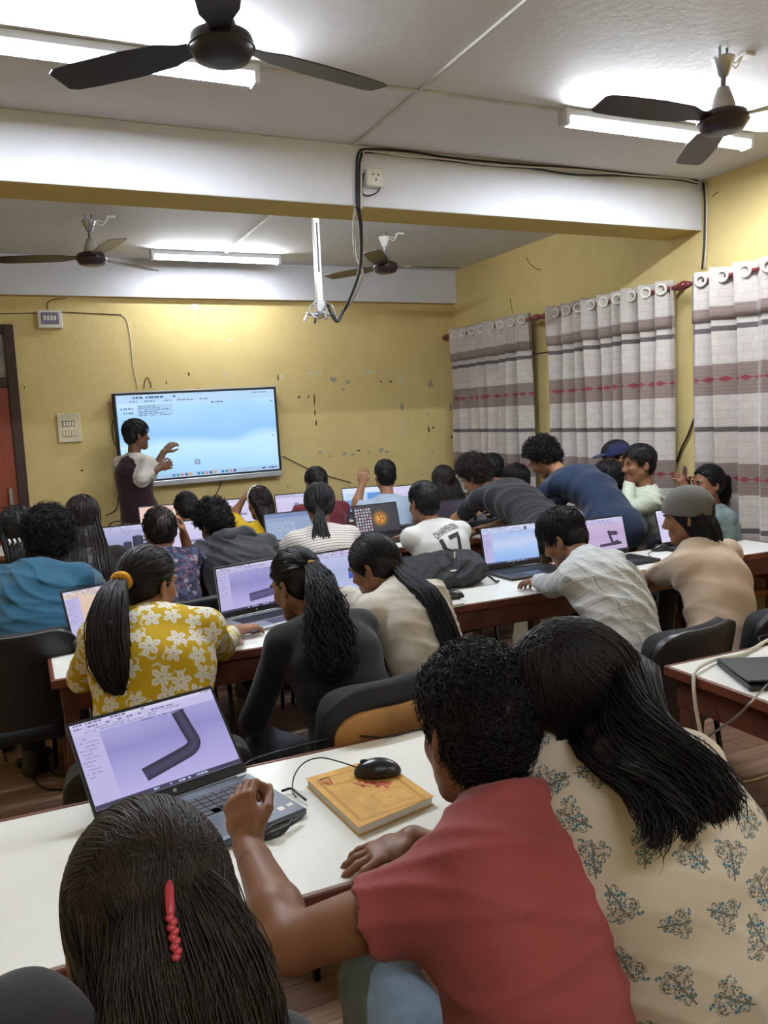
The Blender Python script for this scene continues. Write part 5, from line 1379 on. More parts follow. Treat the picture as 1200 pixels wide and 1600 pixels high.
    for gi, (gd, C, w_, d_, lt) in enumerate(glist):
        N = gd.get('n', (260, 600, 2400)[near]); K = len(C); S1 = gd.get('s1', 7 if near < 2 else 10)
        ab = RNG.normal(size=(N, 2)); ab /= np.linalg.norm(ab, axis=1, keepdims=True) + 1e-9; ab *= np.sqrt(RNG.uniform(.25, 1, (N, 1)))
        T = np.gradient(C, axis=0); T /= np.linalg.norm(T, axis=1, keepdims=True); LT = lt[None] - T * (T @ lt)[:, None]; LT /= np.linalg.norm(LT, axis=1, keepdims=True) + 1e-9; NN = np.cross(T, LT)
        segs = []
        if gd.get('roots', True):
            u = cap_roots(N, nape if gd.get('low', True) else 0)
            if gd.get('sel') is not None:
                while True:
                    ok = gd['sel'](u)
                    if ok.all(): break
                    nu = cap_roots(N * 2, nape); nu = nu[gd['sel'](nu)]; bad = np.nonzero(~ok)[0][:len(nu)]; u[bad] = nu[:len(bad)]
            side = (u[:, 0])  # strands keep to their own side of the head
            ab[:, 0] = np.clip(side * gd.get('sidek', 1.0) + ab[:, 0] * .35, -1, 1)
            tgt = C[0] + LT[0] * (ab[:, :1] * w_[0]) + NN[0] * (ab[:, 1:] * d_[0])
            tl = ((tgt - H) @ Rh / hs - CE) / (RE + thick); tm = np.linalg.norm(tl, axis=1, keepdims=True); td = tl / (tm + 1e-9)
            t = np.linspace(0, 1, S1)[None, :, None]
            D = slerp(u[:, None, :], td[:, None, :], t); rad = (1 + RNG.uniform(-.01, .025, (N, 1, 1)) * smooth) * (1 - t ** 3) + tm[:, None] * t ** 3
            P1 = CE + D * (RE + thick) * rad; segs.append(toW(P1.reshape(-1, 3)).reshape(P1.shape)[:, :-1])
        tt = np.linspace(0, 1, K)[None, :, None]; cut = RNG.uniform(gd.get('cut', .82), 1.0, (N, 1, 1)); ii = (tt * cut * (K - 1))
        i0 = np.clip(ii.astype(int), 0, K - 2)[..., 0]; fr_ = ii[..., 0] - i0
        lerp = lambda Aq: Aq[i0] * (1 - fr_[..., None]) + Aq[i0 + 1] * fr_[..., None]
        Cc, Lc, Nc = lerp(C), lerp(LT), lerp(NN); wc = lerp(w_[:, None]); dc = lerp(d_[:, None])
        wav = gd.get('wave', wave); ph = RNG.uniform(0, 6.28, (N, 1, 1)); fq = RNG.uniform(.8, 1.3, (N, 1, 1)) * gd.get('wf', 18)
        spr = gd.get('fray', .004) * RNG.normal(size=(N, 1, 3)) * tt
        P2 = Cc + Lc * (wc * ab[:, None, :1] + wav * np.sin(fq * tt + ph) * tt ** .5) + Nc * (dc * ab[:, None, 1:] + wav * np.cos(fq * tt + ph) * tt ** .5) + spr
        segs.append(P2); P = np.concatenate(segs, 1); S = P.shape[1]
        prof = np.ones(S); prof[-4:] = [.85, .65, .4, .15]
        parts.append(tubes_np(P, gd.get('r', base_r) * prof[None] * RNG.uniform(.7, 1.3, (N, 1)), sides))
    if parts:
        V, F = join(parts); ho = G.child('hair', V, F, m); G.hair = ho
    if tie is not None:      # hair tie: (point, axis, R, r, material)
        for (p, a_, R0, r0, tm_) in tie:
            q = MB(); q.torus(np.asarray(p) - G.base, a_, R0, r0, 18, 8); q.build('hair_tie', tm_, G.body)
    return G
def back_guide(G, top, Lh, w0, w1, d0, d1, out=.03, start_w=None, side=0.0, npt=6):
    """hair falling down the back from head-space point top"""
    p0 = G.W(top); pts = [(p0, start_w if start_w else w0, d0)]
    a = G.W((top[0], top[1] - .03, top[2] - .06)); nbk = G.nb + G.bk * .085 + G.lat * side * .3 + A(0, 0, .01)
    P = [p0, a if top[2] > -.02 else (p0 * .5 + nbk * .5), nbk] + [G.sp(t) + G.bk * (.12 + out) + G.lat * side for t in (.85, .68, .5, .32, .15)]
    P = np.array(P); seg = np.r_[0, np.cumsum(np.linalg.norm(np.diff(P, axis=0), axis=1))]
    Lh = min(Lh, seg[-1]); s_ = np.linspace(0, Lh, npt); Q = np.stack([np.interp(s_, seg, P[:, i]) for i in range(3)], 1)
    return [(Q[i], (start_w if (i == 0 and start_w) else w0 + (w1 - w0) * (i / (npt - 1))), d0 + (d1 - d0) * (i / (npt - 1))) for i in range(npt)]
# ------------------------------------------------------------------ patterned fabrics
def uv_fabric(name, fn, rough=.85):
    m = bpy.data.materials.new(name); m.use_nodes = True; t = NT(m); b = t.n['Principled BSDF']; b.inputs['Roughness'].default_value = rough; b.inputs['Specular IOR Level'].default_value = .25
    uv = t.node('ShaderNodeUVMap'); sp_ = t.node('ShaderNodeSeparateXYZ'); t.link(uv.outputs[0], sp_.inputs[0])
    t.link(fn(t, uv.outputs[0], sp_.outputs[0], sp_.outputs[1]), b.inputs['Base Color'])
    tc = t.node('ShaderNodeTexCoord'); nz = t.node('ShaderNodeTexNoise', i_Scale=280.0, i_Detail=2.0); t.link(tc.outputs['Object'], nz.inputs['Vector'])
    bp = t.node('ShaderNodeBump', i_Strength=.1, i_Distance=.004); t.link(nz.outputs[0], bp.inputs['Height']); t.link(bp.outputs[0], b.inputs['Normal'])
    return m
def f_flower(t, uv, u, v):
    r = t.math('SQRT', t.math('ADD', t.math('MULTIPLY', u, u), t.math('MULTIPLY', v, v))); th = t.math('ARCTAN2', u, v)
    pet = t.math('ABSOLUTE', t.math('COSINE', t.math('MULTIPLY', th, 2.5)))
    bound = t.math('ADD', .3, t.math('MULTIPLY', t.math('POWER', pet, .7), .72))
    nz = t.node('ShaderNodeTexNoise', i_Scale=3.0, i_Detail=2.0); t.link(uv, nz.inputs['Vector'])
    rr = t.math('ADD', r, t.math('MULTIPLY', t.math('SUBTRACT', nz.outputs[0], .5), .5))
    inside = t.math('LESS_THAN', rr, bound)
    vein = t.math('MULTIPLY', t.math('GREATER_THAN', pet, .985), t.math('LESS_THAN', r, .75))
    cen = t.math('LESS_THAN', r, .14)
    leaf = t.math('MULTIPLY', t.math('LESS_THAN', t.math('ABSOLUTE', t.math('SUBTRACT', t.math('ADD', u, t.math('MULTIPLY', t.math('SINE', t.math('MULTIPLY', v, 4.0)), .2)), .95)), .12), t.math('LESS_THAN', t.math('ABSOLUTE', v), .8))
    c = t.mix(leaf, lin('bf9f20'), lin('d2cdb8')); c = t.mix(inside, c, lin('dedad0'))
    return t.mix(t.math('MULTIPLY', t.math('MAXIMUM', vein, cen), .6), c, lin('8f8676'))
def f_block(t, uv, u, v):
    r = t.math('SQRT', t.math('ADD', t.math('MULTIPLY', u, u), t.math('MULTIPLY', v, v))); th = t.math('ARCTAN2', u, v)
    bound = t.math('ADD', .72, t.math('ADD', t.math('MULTIPLY', t.math('COSINE', t.math('MULTIPLY', th, 3.0)), -.16), t.math('MULTIPLY', t.math('SINE', t.math('MULTIPLY', th, 9.0)), .06)))
    dn = t.node('ShaderNodeTexNoise', i_Scale=5.0, i_Detail=1.0); t.link(uv, dn.inputs['Vector']); va = t.node('ShaderNodeVectorMath', operation='SCALE'); t.link(dn.outputs['Color'], va.inputs[0]); va.inputs['Scale'].default_value = .32; vb = t.node('ShaderNodeVectorMath', operation='ADD'); t.link(uv, vb.inputs[0]); t.link(va.outputs[0], vb.inputs[1]); uv2 = vb.outputs[0]
    vo = t.node('ShaderNodeTexVoronoi', i_Scale=5.5); vo.feature = 'DISTANCE_TO_EDGE'; t.link(uv2, vo.inputs['Vector'])
    vc = t.node('ShaderNodeTexVoronoi', i_Scale=5.5); t.link(uv2, vc.inputs['Vector']); sc = t.node('ShaderNodeSeparateColor'); t.link(vc.outputs['Color'], sc.inputs[0])
    ns = t.node('ShaderNodeTexNoise', i_Scale=9.0, i_Detail=2.0); t.link(uv, ns.inputs['Vector'])
    leaf = t.math('GREATER_THAN', t.math('ADD', vo.outputs[0], t.math('MULTIPLY', t.math('SUBTRACT', ns.outputs[0], .5), .22)), .085)
    ins = t.math('MULTIPLY', t.math('LESS_THAN', r, bound), leaf)
    stem = t.math('MULTIPLY', t.math('LESS_THAN', t.math('ABSOLUTE', t.math('SUBTRACT', u, t.math('MULTIPLY', v, .15))), .045), t.math('LESS_THAN', t.math('ABSOLUTE', t.math('ADD', v, .35)), .65))
    col = t.mix(t.math('GREATER_THAN', sc.outputs[0], .5), lin('6e6c66'), lin('4a7386'))
    c = t.mix(t.math('MAXIMUM', ins, stem), lin('c9c1b6'), col); return c
def f_check(t, uv, u, v):
    c = lin('c3c5c6')
    def ln(x, per, wd, off=0.0):
        q = t.math('FRACT', t.math('ADD', t.math('DIVIDE', x, per), 100.0 + off)); return t.math('LESS_THAN', q, wd)
    c = t.mix(t.math('MULTIPLY', ln(u, .05, .07), .7), c, lin('7f8488')); c = t.mix(t.math('MULTIPLY', ln(v, .05, .07), .7), c, lin('7f8488'))
    c = t.mix(t.math('MULTIPLY', ln(u, .05, .3, .4), .18), c, lin('8d9296')); return t.mix(t.math('MULTIPLY', ln(v, .05, .3, .4), .18), c, lin('8d9296'))
def f_stripe(t, uv, u, v):
    q = t.math('FRACT', t.math('ADD', t.math('DIVIDE', v, .017), 100.0)); return t.mix(t.math('LESS_THAN', q, .3), lin('cbc4be'), lin('8b827e'))
def f_print(t, uv, u, v):
    vo = t.node('ShaderNodeTexVoronoi', i_Scale=55.0); t.link(uv, vo.inputs['Vector']); sc = t.node('ShaderNodeSeparateColor'); t.link(vo.outputs['Color'], sc.inputs[0])
    return t.ramp(sc.outputs[0], [(0, lin('2c2a3e')), (.35, lin('4a4560')), (.6, lin('6b4f58')), (.75, lin('3d4a63')), (.9, lin('8a7f86'))], 'CONSTANT')
C_flower = uv_fabric('yellow_flower_cotton', f_flower); C_block = uv_fabric('cream_block_print', f_block, .75); C_check = uv_fabric('white_check_cotton', f_check); C_stripe = uv_fabric('white_stripe_knit', f_stripe); C_print = uv_fabric('purple_print', f_print)
BLK = cloth('black_cloth', '111217'); 
def gd(pts, **k): d = dict(pts=pts); d.update(k); return d
def px(*l): return [(PY(a, b, c), w_, d_) for a, b, c, w_, d_ in l]
SEAT_CH = []
def sit(G, label, kind='shell', dx=0, dy=0, yaw=None, back=.2, bz=.445):
    ya = math.atan2(G.fw[0], G.fw[1]) if yaw is None else R_(yaw)
    return chair(G.base[0] + dx, G.base[1] + dy, ya, label, kind, back, bz)

# ================================================================== nearest bench: three people
# person with the red hair clip
G = person('person wearing a red hair clip at the lower left corner', PY(236, 1450, .82), (-6, 28, 3), byaw=-4, lean=.2, fem=True, near=2, shoulders=(PY(30, 1640, .70), PY(425, 1690, .70)), shirt=cloth('charcoal_knit', '2b2c31'), sleeve='long', pants=PANTS[1], skin_m=SK[3], legs=True,
           armL=dict(w=A(-.16, 1.12, .62), hd=A(.2, 1, 0)), armR=dict(w=A(.2, 1.1, .6), hd=A(-.2, 1, 0)))
make_hair(G, 'tail', HR, .010, near=2, nape=-.09, smooth=1.4, rs=.72, guides=[
    gd([(G.W((0.004, -.085, .06)), .016, .012), (G.W((0.006, -.11, .015)), .05, .014), (G.W((.006, -.118, -.05)), .07, .016), (G.W((.004, -.12, -.14)), .07, .018), (G.W((.0, -.12, -.24)), .06, .02)], n=4600, sel=lambda u: u[:, 2] > .05, wave=.004, fray=.006, cf=.4),
    gd([(G.W((0, -.055, -.03)), .078, .042), (G.W((0, -.08, -.13)), .078, .035), (G.W((0, -.1, -.22)), .072, .03), (G.W((0, -.11, -.3)), .065, .03)], n=3200, sel=lambda u: (u[:, 2] < .35) & (u[:, 1] < .35), wave=.003, fray=.006),
    gd([(G.W((0, -.102, .02)), .055, .012), (G.W((0, -.118, -.04)), .065, .012), (G.W((0, -.124, -.12)), .065, .014), (G.W((0, -.124, -.22)), .06, .016)], n=1600, sel=lambda u: (u[:, 1] < -.5) & (u[:, 2] > .1), wave=.003, fray=.005, core=False)])
mb = MB(); cp = [G.W(q) - G.base for q in ((.002, -.114, .052), (-.003, -.127, .03), (-.006, -.134, .012))]
mb.tube(catmull(cp, 8), .0045, 8, [.5, .8, 1, 1, 1, 1, .9, .5])
for k in range(9): mb.ell(G.W((-.007 + .0025 * (k % 2), -.136 - .0005 * k, .013 - k * .0042)) - G.base, (.0044, .0044, .0036), 8, 6)
mb.build('hair_clip', mat('clip_red', 'b23a4a', .35, var=.05), G.body)
sit(G, 'black padded chair under the person wearing the red hair clip')

# person in the red T-shirt
Hr = PY(744, 1142, 1.09)
LE, LW = PY(455, 1476, 1.08), PY(388, 1322, 1.34)
G = person('person in faded red T-shirt resting his fist beside the grey laptop', Hr, (0, 12, 4), byaw=-20, nb=PY(795, 1270, .985), pelvis=A(.63, .88, .55), near=2, s=1.0, build=1.0, hsc=1.0, shoulders=(PY(672, 1402, .97), PY(893, 1248, 1.07)), shirt=cloth('red_cotton', '94484a', .2), sleeve='short', slf=.42, pants=PANTS[3], skin_m=SK[0], fold=(.0065, 32), bow=.02, ease=1.2,
           armL=dict(e=LE, w=LW, hd=PY(372, 1244, 1.40) - LW, pn=A(.75, .5, -.25), curl=1.35, thumb=.45, spread=0),
           armR=dict(w=PZ(645, 1312, TZ + .04), hd=PZ(505, 1362, TZ + .01) - PZ(645, 1312, TZ + .04), pn=A(0, 0, -1), curl=[.35, .28, .3, .4], thumb=.15, spread=.7, pole=A(.6, -.2, -.6)), legyaw=12, knees=[(A(.52, 1.27, .585), A(.5, 1.3, .09)), (A(.74, 1.27, .575), A(.75, 1.3, .09))])
make_hair(G, 'curly', HB, .012, near=2, messy=.4, curl=.009, nape=-.115, n=4200, rs=1.15)
wc = wood_chair(G.base[0] - .02, G.base[1] + .02, R_(-14), 'wooden armchair under the person in red T-shirt', top=.69)

# person in the cream block-print kurta
Hk = PY(890, 1082, 1.02)
G = person('person in cream kurta with blue block print leaning to the left', Hk, (-58, 24, -14), byaw=-16, nb=PY(962, 1180, .93), pelvis=A(.905, .79, .55), fem=True, near=2, s=1.0, build=1.0, shoulders=(PY(868, 1196, 1.0), PY(1090, 1262, .905)), hsc=.95, shirt=C_block, sleeve='elbow', pants=PANTS[0], skin_m=SK[1], kurta=True, uvmode=(.056, .033), pattern='any', fold=(.009, 34), bow=.03, ease=1.2,
           armL=dict(w=PY(838, 1160, 1.12), e=PZ(800, 1240, TZ + .04), hd=A(-.05, .02, 1), pn=A(-.7, .5, 0), curl=1.0, thumb=.3), armR=dict(w=A(1.13, 1.42, TZ + .04), hd=A(-.6, 1, 0)))
make_hair(G, 'tail', HB, .010, near=2, nape=-.09, smooth=.6, rs=.9, guides=[
    gd([(G.W((.01, -.055, -.035)), .082, .055)] + px((985, 1140, .89, .05, .035), (1040, 1182, .81, .034, .018), (1085, 1218, .765, .03, .014), (1112, 1248, .74, .027, .012), (1124, 1275, .73, .02, .008)), n=3000, wave=.003, cut=.7, fray=.008, sidek=.9, lat=nrm(A(.5, -.2, .8))),
    gd([(G.W((-.02, -.05, -.05)), .07, .05)] + px((938, 1165, .90, .03, .018), (985, 1210, .835, .02, .01), (1020, 1262, .785, .015, .007), (1030, 1298, .765, .009, .005), (1016, 1320, .76, .004, .004)), n=650, wave=.003, cut=.65, fray=.009, lat=nrm(A(.5, -.2, .5))),
    gd([(G.W((.0, -.06, -.05)), .05, .04)] + px((975, 1175, .86, .02, .012), (1030, 1220, .785, .012, .007), (1066, 1260, .755, .010, .005), (1076, 1290, .74, .005, .004), (1066, 1312, .74, .003, .003)), n=420, wave=.003, cut=.7, fray=.006, core=False),
    gd([(G.W((-.072, .02, -.03)), .016, .03)] + px((880, 1172, 1.0, .02, .014), (898, 1218, .95, .016, .01), (906, 1250, .92, .008, .006)), n=420, wave=.002, sel=lambda u: u[:, 0] < .1)])
mb = MB(); a = [G.W(q) - G.base for q in ((-.078, .0, .008), (-.07, .06, .006), (-.052, .092, .004))]; mb.tube(catmull(a, 10), .0018, 6)
for sg in (-1, 1):
    c_ = G.W((sg * .033, .104, -.002)) - G.base; mb.torus(c_, G.Rh[:, 1], .022, .0017, 20, 6)
mb.build('glasses', mat('glasses_frame', '2a2423', .3, var=0), G.body)
S0, E0, W0 = G.arms['L'][:3]; mb = MB(); mb.torus(W0 - nrm(W0 - E0) * .012 - G.base, W0 - E0, .029, .003, 20, 6); mb.build('thread_bracelet', M_wpl, G.body)
sit(G, 'black padded chair under the person in block print kurta', yaw=-20)

# ================================================================== third row (second table line from the camera)
G = person('person in yellow floral top wearing a yellow scrunchie', PY(232, 912, 2.62), (52, 12, 4), byaw=14, fem=True, near=1, build=1.12, sh_w=1.05, lean=.2, nb=PY(238, 968, 2.52), shirt=C_flower, sleeve='rolled', pants=PANTS[1], skin_m=SK[1], uvmode=(.052, .031), pattern='any', ease=1.3,
           armR=dict(w=PZ(368, 985, TZ + .04), hd=A(1, .45, 0), e=PY(345, 1010, 2.66)), armL=dict(w=A(.2, 2.98, TZ + .04)))
tg = PY(190, 908, 2.54)
make_hair(G, 'tail', HD, .005, near=1, smooth=.5, nape=-.07, guides=[gd([(tg, .016, .016)] + px((176, 935, 2.47, .04, .028), (168, 985, 2.40, .052, .03), (172, 1030, 2.36, .05, .028), (180, 1065, 2.34, .034, .02), (190, 1082, 2.33, .012, .01)), n=1100, wave=.003, lat=CR)])
mb = MB(); mb.torus(tg - G.base, PY(176, 935, 2.47) - tg, .022, .013, 20, 8); mb.build('scrunchie', mat('scrunchie_yellow', 'd39a1c', .8, var=.15, vscale=60, bump=.5), G.body)
sit(G, 'dark chair under the person in yellow floral top', yaw=5)

G = person('person in black top with a thin gold hair tie', PY(464, 912, 2.6), (-26, 22, 0), byaw=-10, fem=True, near=1, build=1.05, lean=.22, nb=PY(498, 975, 2.50), shirt=BLK, sleeve='long', pants=cloth('jeans_dark', '1d2430'), skin_m=SK[0],
           armL=dict(w=A(.72, 2.72, .62), pole=A(-.6, -.3, -1)), armR=dict(w=A(.98, 2.95, TZ + .04)))
tg = PY(484, 884, 2.53)
make_hair(G, 'tail', HB, .006, near=1, nape=-.08, guides=[gd([(tg, .016, .014)] + px((498, 905, 2.46, .035, .028), (508, 950, 2.38, .05, .032), (514, 1000, 2.32, .062, .034), (520, 1040, 2.27, .055, .028), (524, 1062, 2.25, .03, .015)), n=900, wave=.012, wf=26, fray=.012, lat=CR, cut=.7)],
          tie=[(tg - G.Rh[:, 1] * .004, PY(498, 905, 2.46) - tg, .0165, .0045, mat('gold_tie', 'b08a3c', .4, var=0))])
chair(.84, 2.34, R_(-12.5), 'chair with bare plywood back behind the person in black', 'ply', .22, .52)

G = person('person in white blouse reaching left toward a laptop', PY(584, 884, 2.82), (-38, 22, -4), byaw=-18, fem=True, near=1, lean=.2, sh_w=1.05, nb=PY(622, 928, 2.72), shirt=cloth('white_blouse', 'c4bdb2', .2), sleeve='rolled', collar=True, pants=PANTS[1], skin_m=SK[0], ease=1.7, fold=(.005 * 1.6, 43),
           armL=dict(w=PY(520, 924, 3.2), e=PY(566, 938, 3.02), hd=A(-.5, 1, -.1)), armR=dict(w=A(1.42, 2.98, TZ + .04)))
make_hair(G, 'tail', HB, .006, near=1, nape=-.09, smooth=.5, guides=[gd(back_guide(G, (.0, -.092, -.05), .56, .032, .034, .028, .018, out=.025, start_w=.03), n=800, wave=.002, lat=CR)])
sit(G, 'dark chair under the person in white blouse', yaw=-15)

G = person('person in white checked shirt bending over the table', PY(880, 840, 2.92), (-28, 30, -5), byaw=-24, near=1, lean=.3, nb=PY(918, 882, 2.74), pelvis=np.r_[PY(985, 1040, 2.46)[:2], .56], shirt=C_check, sleeve='long', collar=True, pants=PANTS[2], skin_m=SK[0], uvmode='plain', ease=1.8, fold=(.006 * 1.6, 38), bow=.05,
           armL=dict(w=A(2.2, 3.2, TZ + .04)), armR=dict(w=A(2.7, 3.3, TZ + .04)))
make_hair(G, 'short', HB, .012, near=1, messy=.9, length=.05)
chair(2.13, 2.48, R_(-9), 'black padded chair behind the person in checked shirt', 'shell', .2)

Hb = PY(1074, 806, 2.74)
G = person('person in beige T-shirt and grey cap worn backwards', Hb, (-34, 12, -3), byaw=-16, near=1, build=1.0, lean=.16, nb=PY(1100, 862, 2.68), pelvis=np.r_[PY(1128, 1030, 2.44)[:2], .55], shirt=cloth('beige_cotton', 'b9a490', .15), sleeve='short', pants=PANTS[1], skin_m=SK[0], ease=1.6, fold=(.005 * 1.6, 34), sh_w=1.1,
           armL=dict(w=PZ(985, 905, TZ + .05), e=PY(1012, 905, 2.92), hd=A(-.7, .7, 0)), armR=dict(w=A(3.2, 3.3, TZ + .04)))
make_hair(G, 'tail', HB, .01, near=1, nape=-.09, guides=[gd([(G.W((0, -.045, -.03)), .082, .055), (G.W((0, -.07, -.09)), .085, .04), (G.W((0, -.08, -.135)), .08, .03), (G.W((0, -.085, -.16)), .05, .02)], n=700, sel=lambda u: u[:, 2] < .35, low=True)])
f = SDF(); cl = [(G.W((0, 0, .012)), G.Rh @ nrm(A(0, .25, -1)))]
f.ell(G.W((0, -.012, .03)), [.096 * G.hs, .116 * G.hs, .108 * G.hs], G.Rh, k=.005, clip=cl); f.ell(G.W((0, -.13, .0)), [.04 * G.hs, .03 * G.hs, .036 * G.hs], G.Rh, k=.012, op='s')
V, F = f.mesh(.006); cp_ = G.child('cap', V, F, cloth('cap_grey', '5e5c58', .3))
f = SDF(); f.ecap(G.W((-.02, .09, .03)), G.W((.02, .09, .03)), G.Rh[:, 0], .06, .06, .006, .006, k=.005, end=.05)
chair(2.64, 2.52, R_(-12), 'black padded chair behind the person in beige shirt', 'shell', .2)

# ================================================================== second row
G = person('person in teal T-shirt leaning on the table at the left', PY(76, 846, 4.0), (8, 14, 4), seed=hash_s('curly haired man in teal T-shirt leaning on the table at the left') % 9973, byaw=16, lean=.24, nb=PY(62, 892, 3.9), pelvis=np.r_[PY(42, 1020, 3.62)[:2], .55], shirt=cloth('teal_cotton', '285670', .2), sleeve='short', pants=PANTS[0], skin_m=SK[0], ease=1.6, fold=(.006 * 1.6, 34), sh_w=1.05, near=1,
           armR=dict(w=PZ(165, 915, TZ + .04), pole=A(.5, 0, -1), hd=A(.5, 1, 0)), armL=dict(w=A(.0, 4.3, TZ + .02)))
make_hair(G, 'curly', HB, .032, near=1, messy=1.0, curl=.014, n=1300, nape=-.1)
sit(G, 'black chair at the far left under the person in teal', yaw=0, dx=-.04, bz=.49)
G = person('person in black at the left edge with a white claw clip', PY(28, 832, 4.32), (-4, 14, 0), fem=True, lean=.2, shirt=BLK, sleeve='long', pants=PANTS[1], skin_m=SK[1])
make_hair(G, 'tail', HB, .014, guides=[gd(back_guide(G, (0, -.06, -.03), .42, .07, .05, .035, .02, start_w=.08), n=300)])
mb = MB(); q = G.W((-.03, -.12, -.06)) - G.base
for k in range(3): mb.tube([q + A(k * .022 - .022, 0, .012), q + A(k * .022 - .016, -.012, 0), q + A(k * .022 - .022, -.006, -.016)], .005, 6)
mb.build('claw_clip', M_wpl, G.body); sit(G, 'dark chair under the person in black at the left edge')
G = person('person in dark brown top before the laptop showing two cylinders', PY(130, 812, 4.55), (6, 12, 0), fem=True, lean=.2, sh_w=1.05, shirt=cloth('dark_brown_top', '231c1c'), sleeve='long', pants=PANTS[1], skin_m=SK[1],
           armR=dict(w=PZ(140, 892, TZ + .04)))
make_hair(G, 'tail', HD, .015, guides=[gd(back_guide(G, (0, -.05, -.03), .55, .09, .115, .045, .03, start_w=.082), n=520, wave=.004)])
sit(G, 'dark chair under the person in dark brown top')
G = person('person in purple printed top with one hand raised to the face', PY(250, 830, 4.3), (-2, 10, 0), fem=True, lean=.18, sh_w=1.08, nb=PY(255, 868, 4.22), shirt=C_print, sleeve='short', pants=PANTS[1], skin_m=SK[1], uvmode='plain',
           armR=dict(w=PY(287, 835, 4.42), e=PY(300, 880, 4.48), hd=A(-.15, -.05, 1), pn=A(-1, 0, 0), curl=.9))
make_hair(G, 'tail', HD, .013, guides=[gd([(G.W((0, -.11, .06)), .03, .02), (G.W((0, -.12, .02)), .035, .02), (G.W((.01, -.11, -.03)), .03, .02)], n=260)], bun=[((0, -.10, .055), (.04, .03, .03)), ((.0, -.1, -.01), (.05, .03, .05))])
sit(G, 'dark chair under the person in purple print')
G = person('person in black hooded jacket bowing his head', PY(336, 820, 4.46), (-18, 30, -6), byaw=-8, lean=.24, nb=PY(362, 850, 4.30), sh_w=1.12, build=1.1, shirt=cloth('jacket_black', '26282d', .1, .6), sleeve='long', pants=PANTS[1], skin_m=SK[2], ease=2.2, fold=(.006 * 1.6, 34))
make_hair(G, 'curly', HB, .02, messy=.7, curl=.011)
f = SDF(); q = G.nb + G.bk * .05; f.ecap(q - G.lat * .085 + A(0, 0, .02), q + G.lat * .085 + A(0, 0, .02), A(0, 0, 1), .04, .04, .055, .055, k=.03); f.ecap(q + G.bk * .035 - G.lat * .05, q + G.bk * .035 + G.lat * .05, A(0, 0, 1), .055, .055, .04, .04, k=.03)
V, F = f.mesh(.009, folds(3, .006, 30)); G.child('hood', V, F, MATS['jacket_black'])
sit(G, 'black chair with rounded back behind the hooded person')
G = person('person in white top with fine dark stripes', PY(499, 788, 4.42), (0, 12, 0), fem=True, lean=.2, sh_w=1.1, build=1.05, nb=PY(502, 832, 4.33), shirt=C_stripe, sleeve='long', pants=PANTS[1], skin_m=SK[0], uvmode='plain', ease=1.6,
           armL=dict(w=PZ(440, 870, TZ + .05), pole=A(-1, 0, -.5)))
tg = PY(499, 800, 4.30)
make_hair(G, 'tail', HB, .011, guides=[gd([(tg, .018, .016)] + px((500, 825, 4.24, .036, .025), (503, 850, 4.20, .045, .028), (508, 872, 4.18, .03, .02), (512, 882, 4.17, .012, .01)), n=420, wave=.008, lat=CR, fray=.008)], tie=[(tg, A(0, -.3, -1), .018, .006, M_chf)])
sit(G, 'dark chair under the person in white striped top')

G17 = G = person('person in white football shirt printed with the number seventeen', PY(662, 786, 4.28), (-8, 8, 0), byaw=-8, lean=.14, nb=PY(678, 826, 4.22), sh_w=1.06, shirt=cloth('white_jersey', 'c6c6c2', .1), sleeve='short', pants=PANTS[1], skin_m=SK[0], ease=1.6, fold=(.002 * 1.6, 34),
           armL=dict(w=PZ(640, 838, TZ + .04), hd=A(-.5, 1, 0)), armR=dict(w=A(2.5, 4.78, TZ + .04)))
make_hair(G, 'short', HB, .009, messy=.4, length=.02)
V, F = G.shirtVF; bvh = BVHTree.FromPolygons([tuple(v) for v in V], [tuple(q) for q in F])
def print_text(G, txt, size, cpt, m, name, wide=1.0, arch=0.0, bold=0.0, roll=0.0):
    cu = bpy.data.curves.new('t', 'FONT'); cu.body = txt; cu.size = size; cu.align_x = 'CENTER'; cu.offset = bold
    to = bpy.data.objects.new('t', cu); COL.objects.link(to); me = to.to_mesh(); bm = bmesh.new(); bm.from_mesh(me); to.to_mesh_clear(); bpy.data.objects.remove(to)
    bmesh.ops.triangulate(bm, faces=bm.faces)
    for _ in range(6):
        ed = [e for e in bm.edges if e.calc_length() > .014]
        if not ed: break
        bmesh.ops.subdivide_edges(bm, edges=ed, cuts=1); bmesh.ops.triangulate(bm, faces=[f_ for f_ in bm.faces if len(f_.verts) > 3])
    upv = G.ax; c_, s_ = math.cos(roll), math.sin(roll)
    for v in bm.verts:
        x, y = v.co.x * wide, v.co.y - arch * (v.co.x ** 2); x, y = x * c_ - y * s_, x * s_ + y * c_
        o = cpt + G.lat * x + upv * y + G.bk * .4
        hit = bvh.ray_cast(Vector(o), Vector(-G.bk), 1.0)
        v.co = (hit[0] if hit[0] is not None else Vector(cpt + G.lat * x + upv * y)) + Vector(G.bk * .003) - Vector(G.base)
    me = bpy.data.meshes.new(name); bm.to_mesh(me); bm.free(); me.materials.append(m); return link(name, me, G.shirt)
M_ink = mat('black_print', '17171b', .7, var=0)
print_text(G, 'DHARMENDRA', .058, G.sp(.88), M_ink, 'printed_name', .5, .35, 0, .26)
print_text(G, '17', .2, G.sp(.88) - G.ax * .165, M_ink, 'printed_number', .95, 0, .003, .24)
sit(G, 'dark chair under the person in the football shirt')

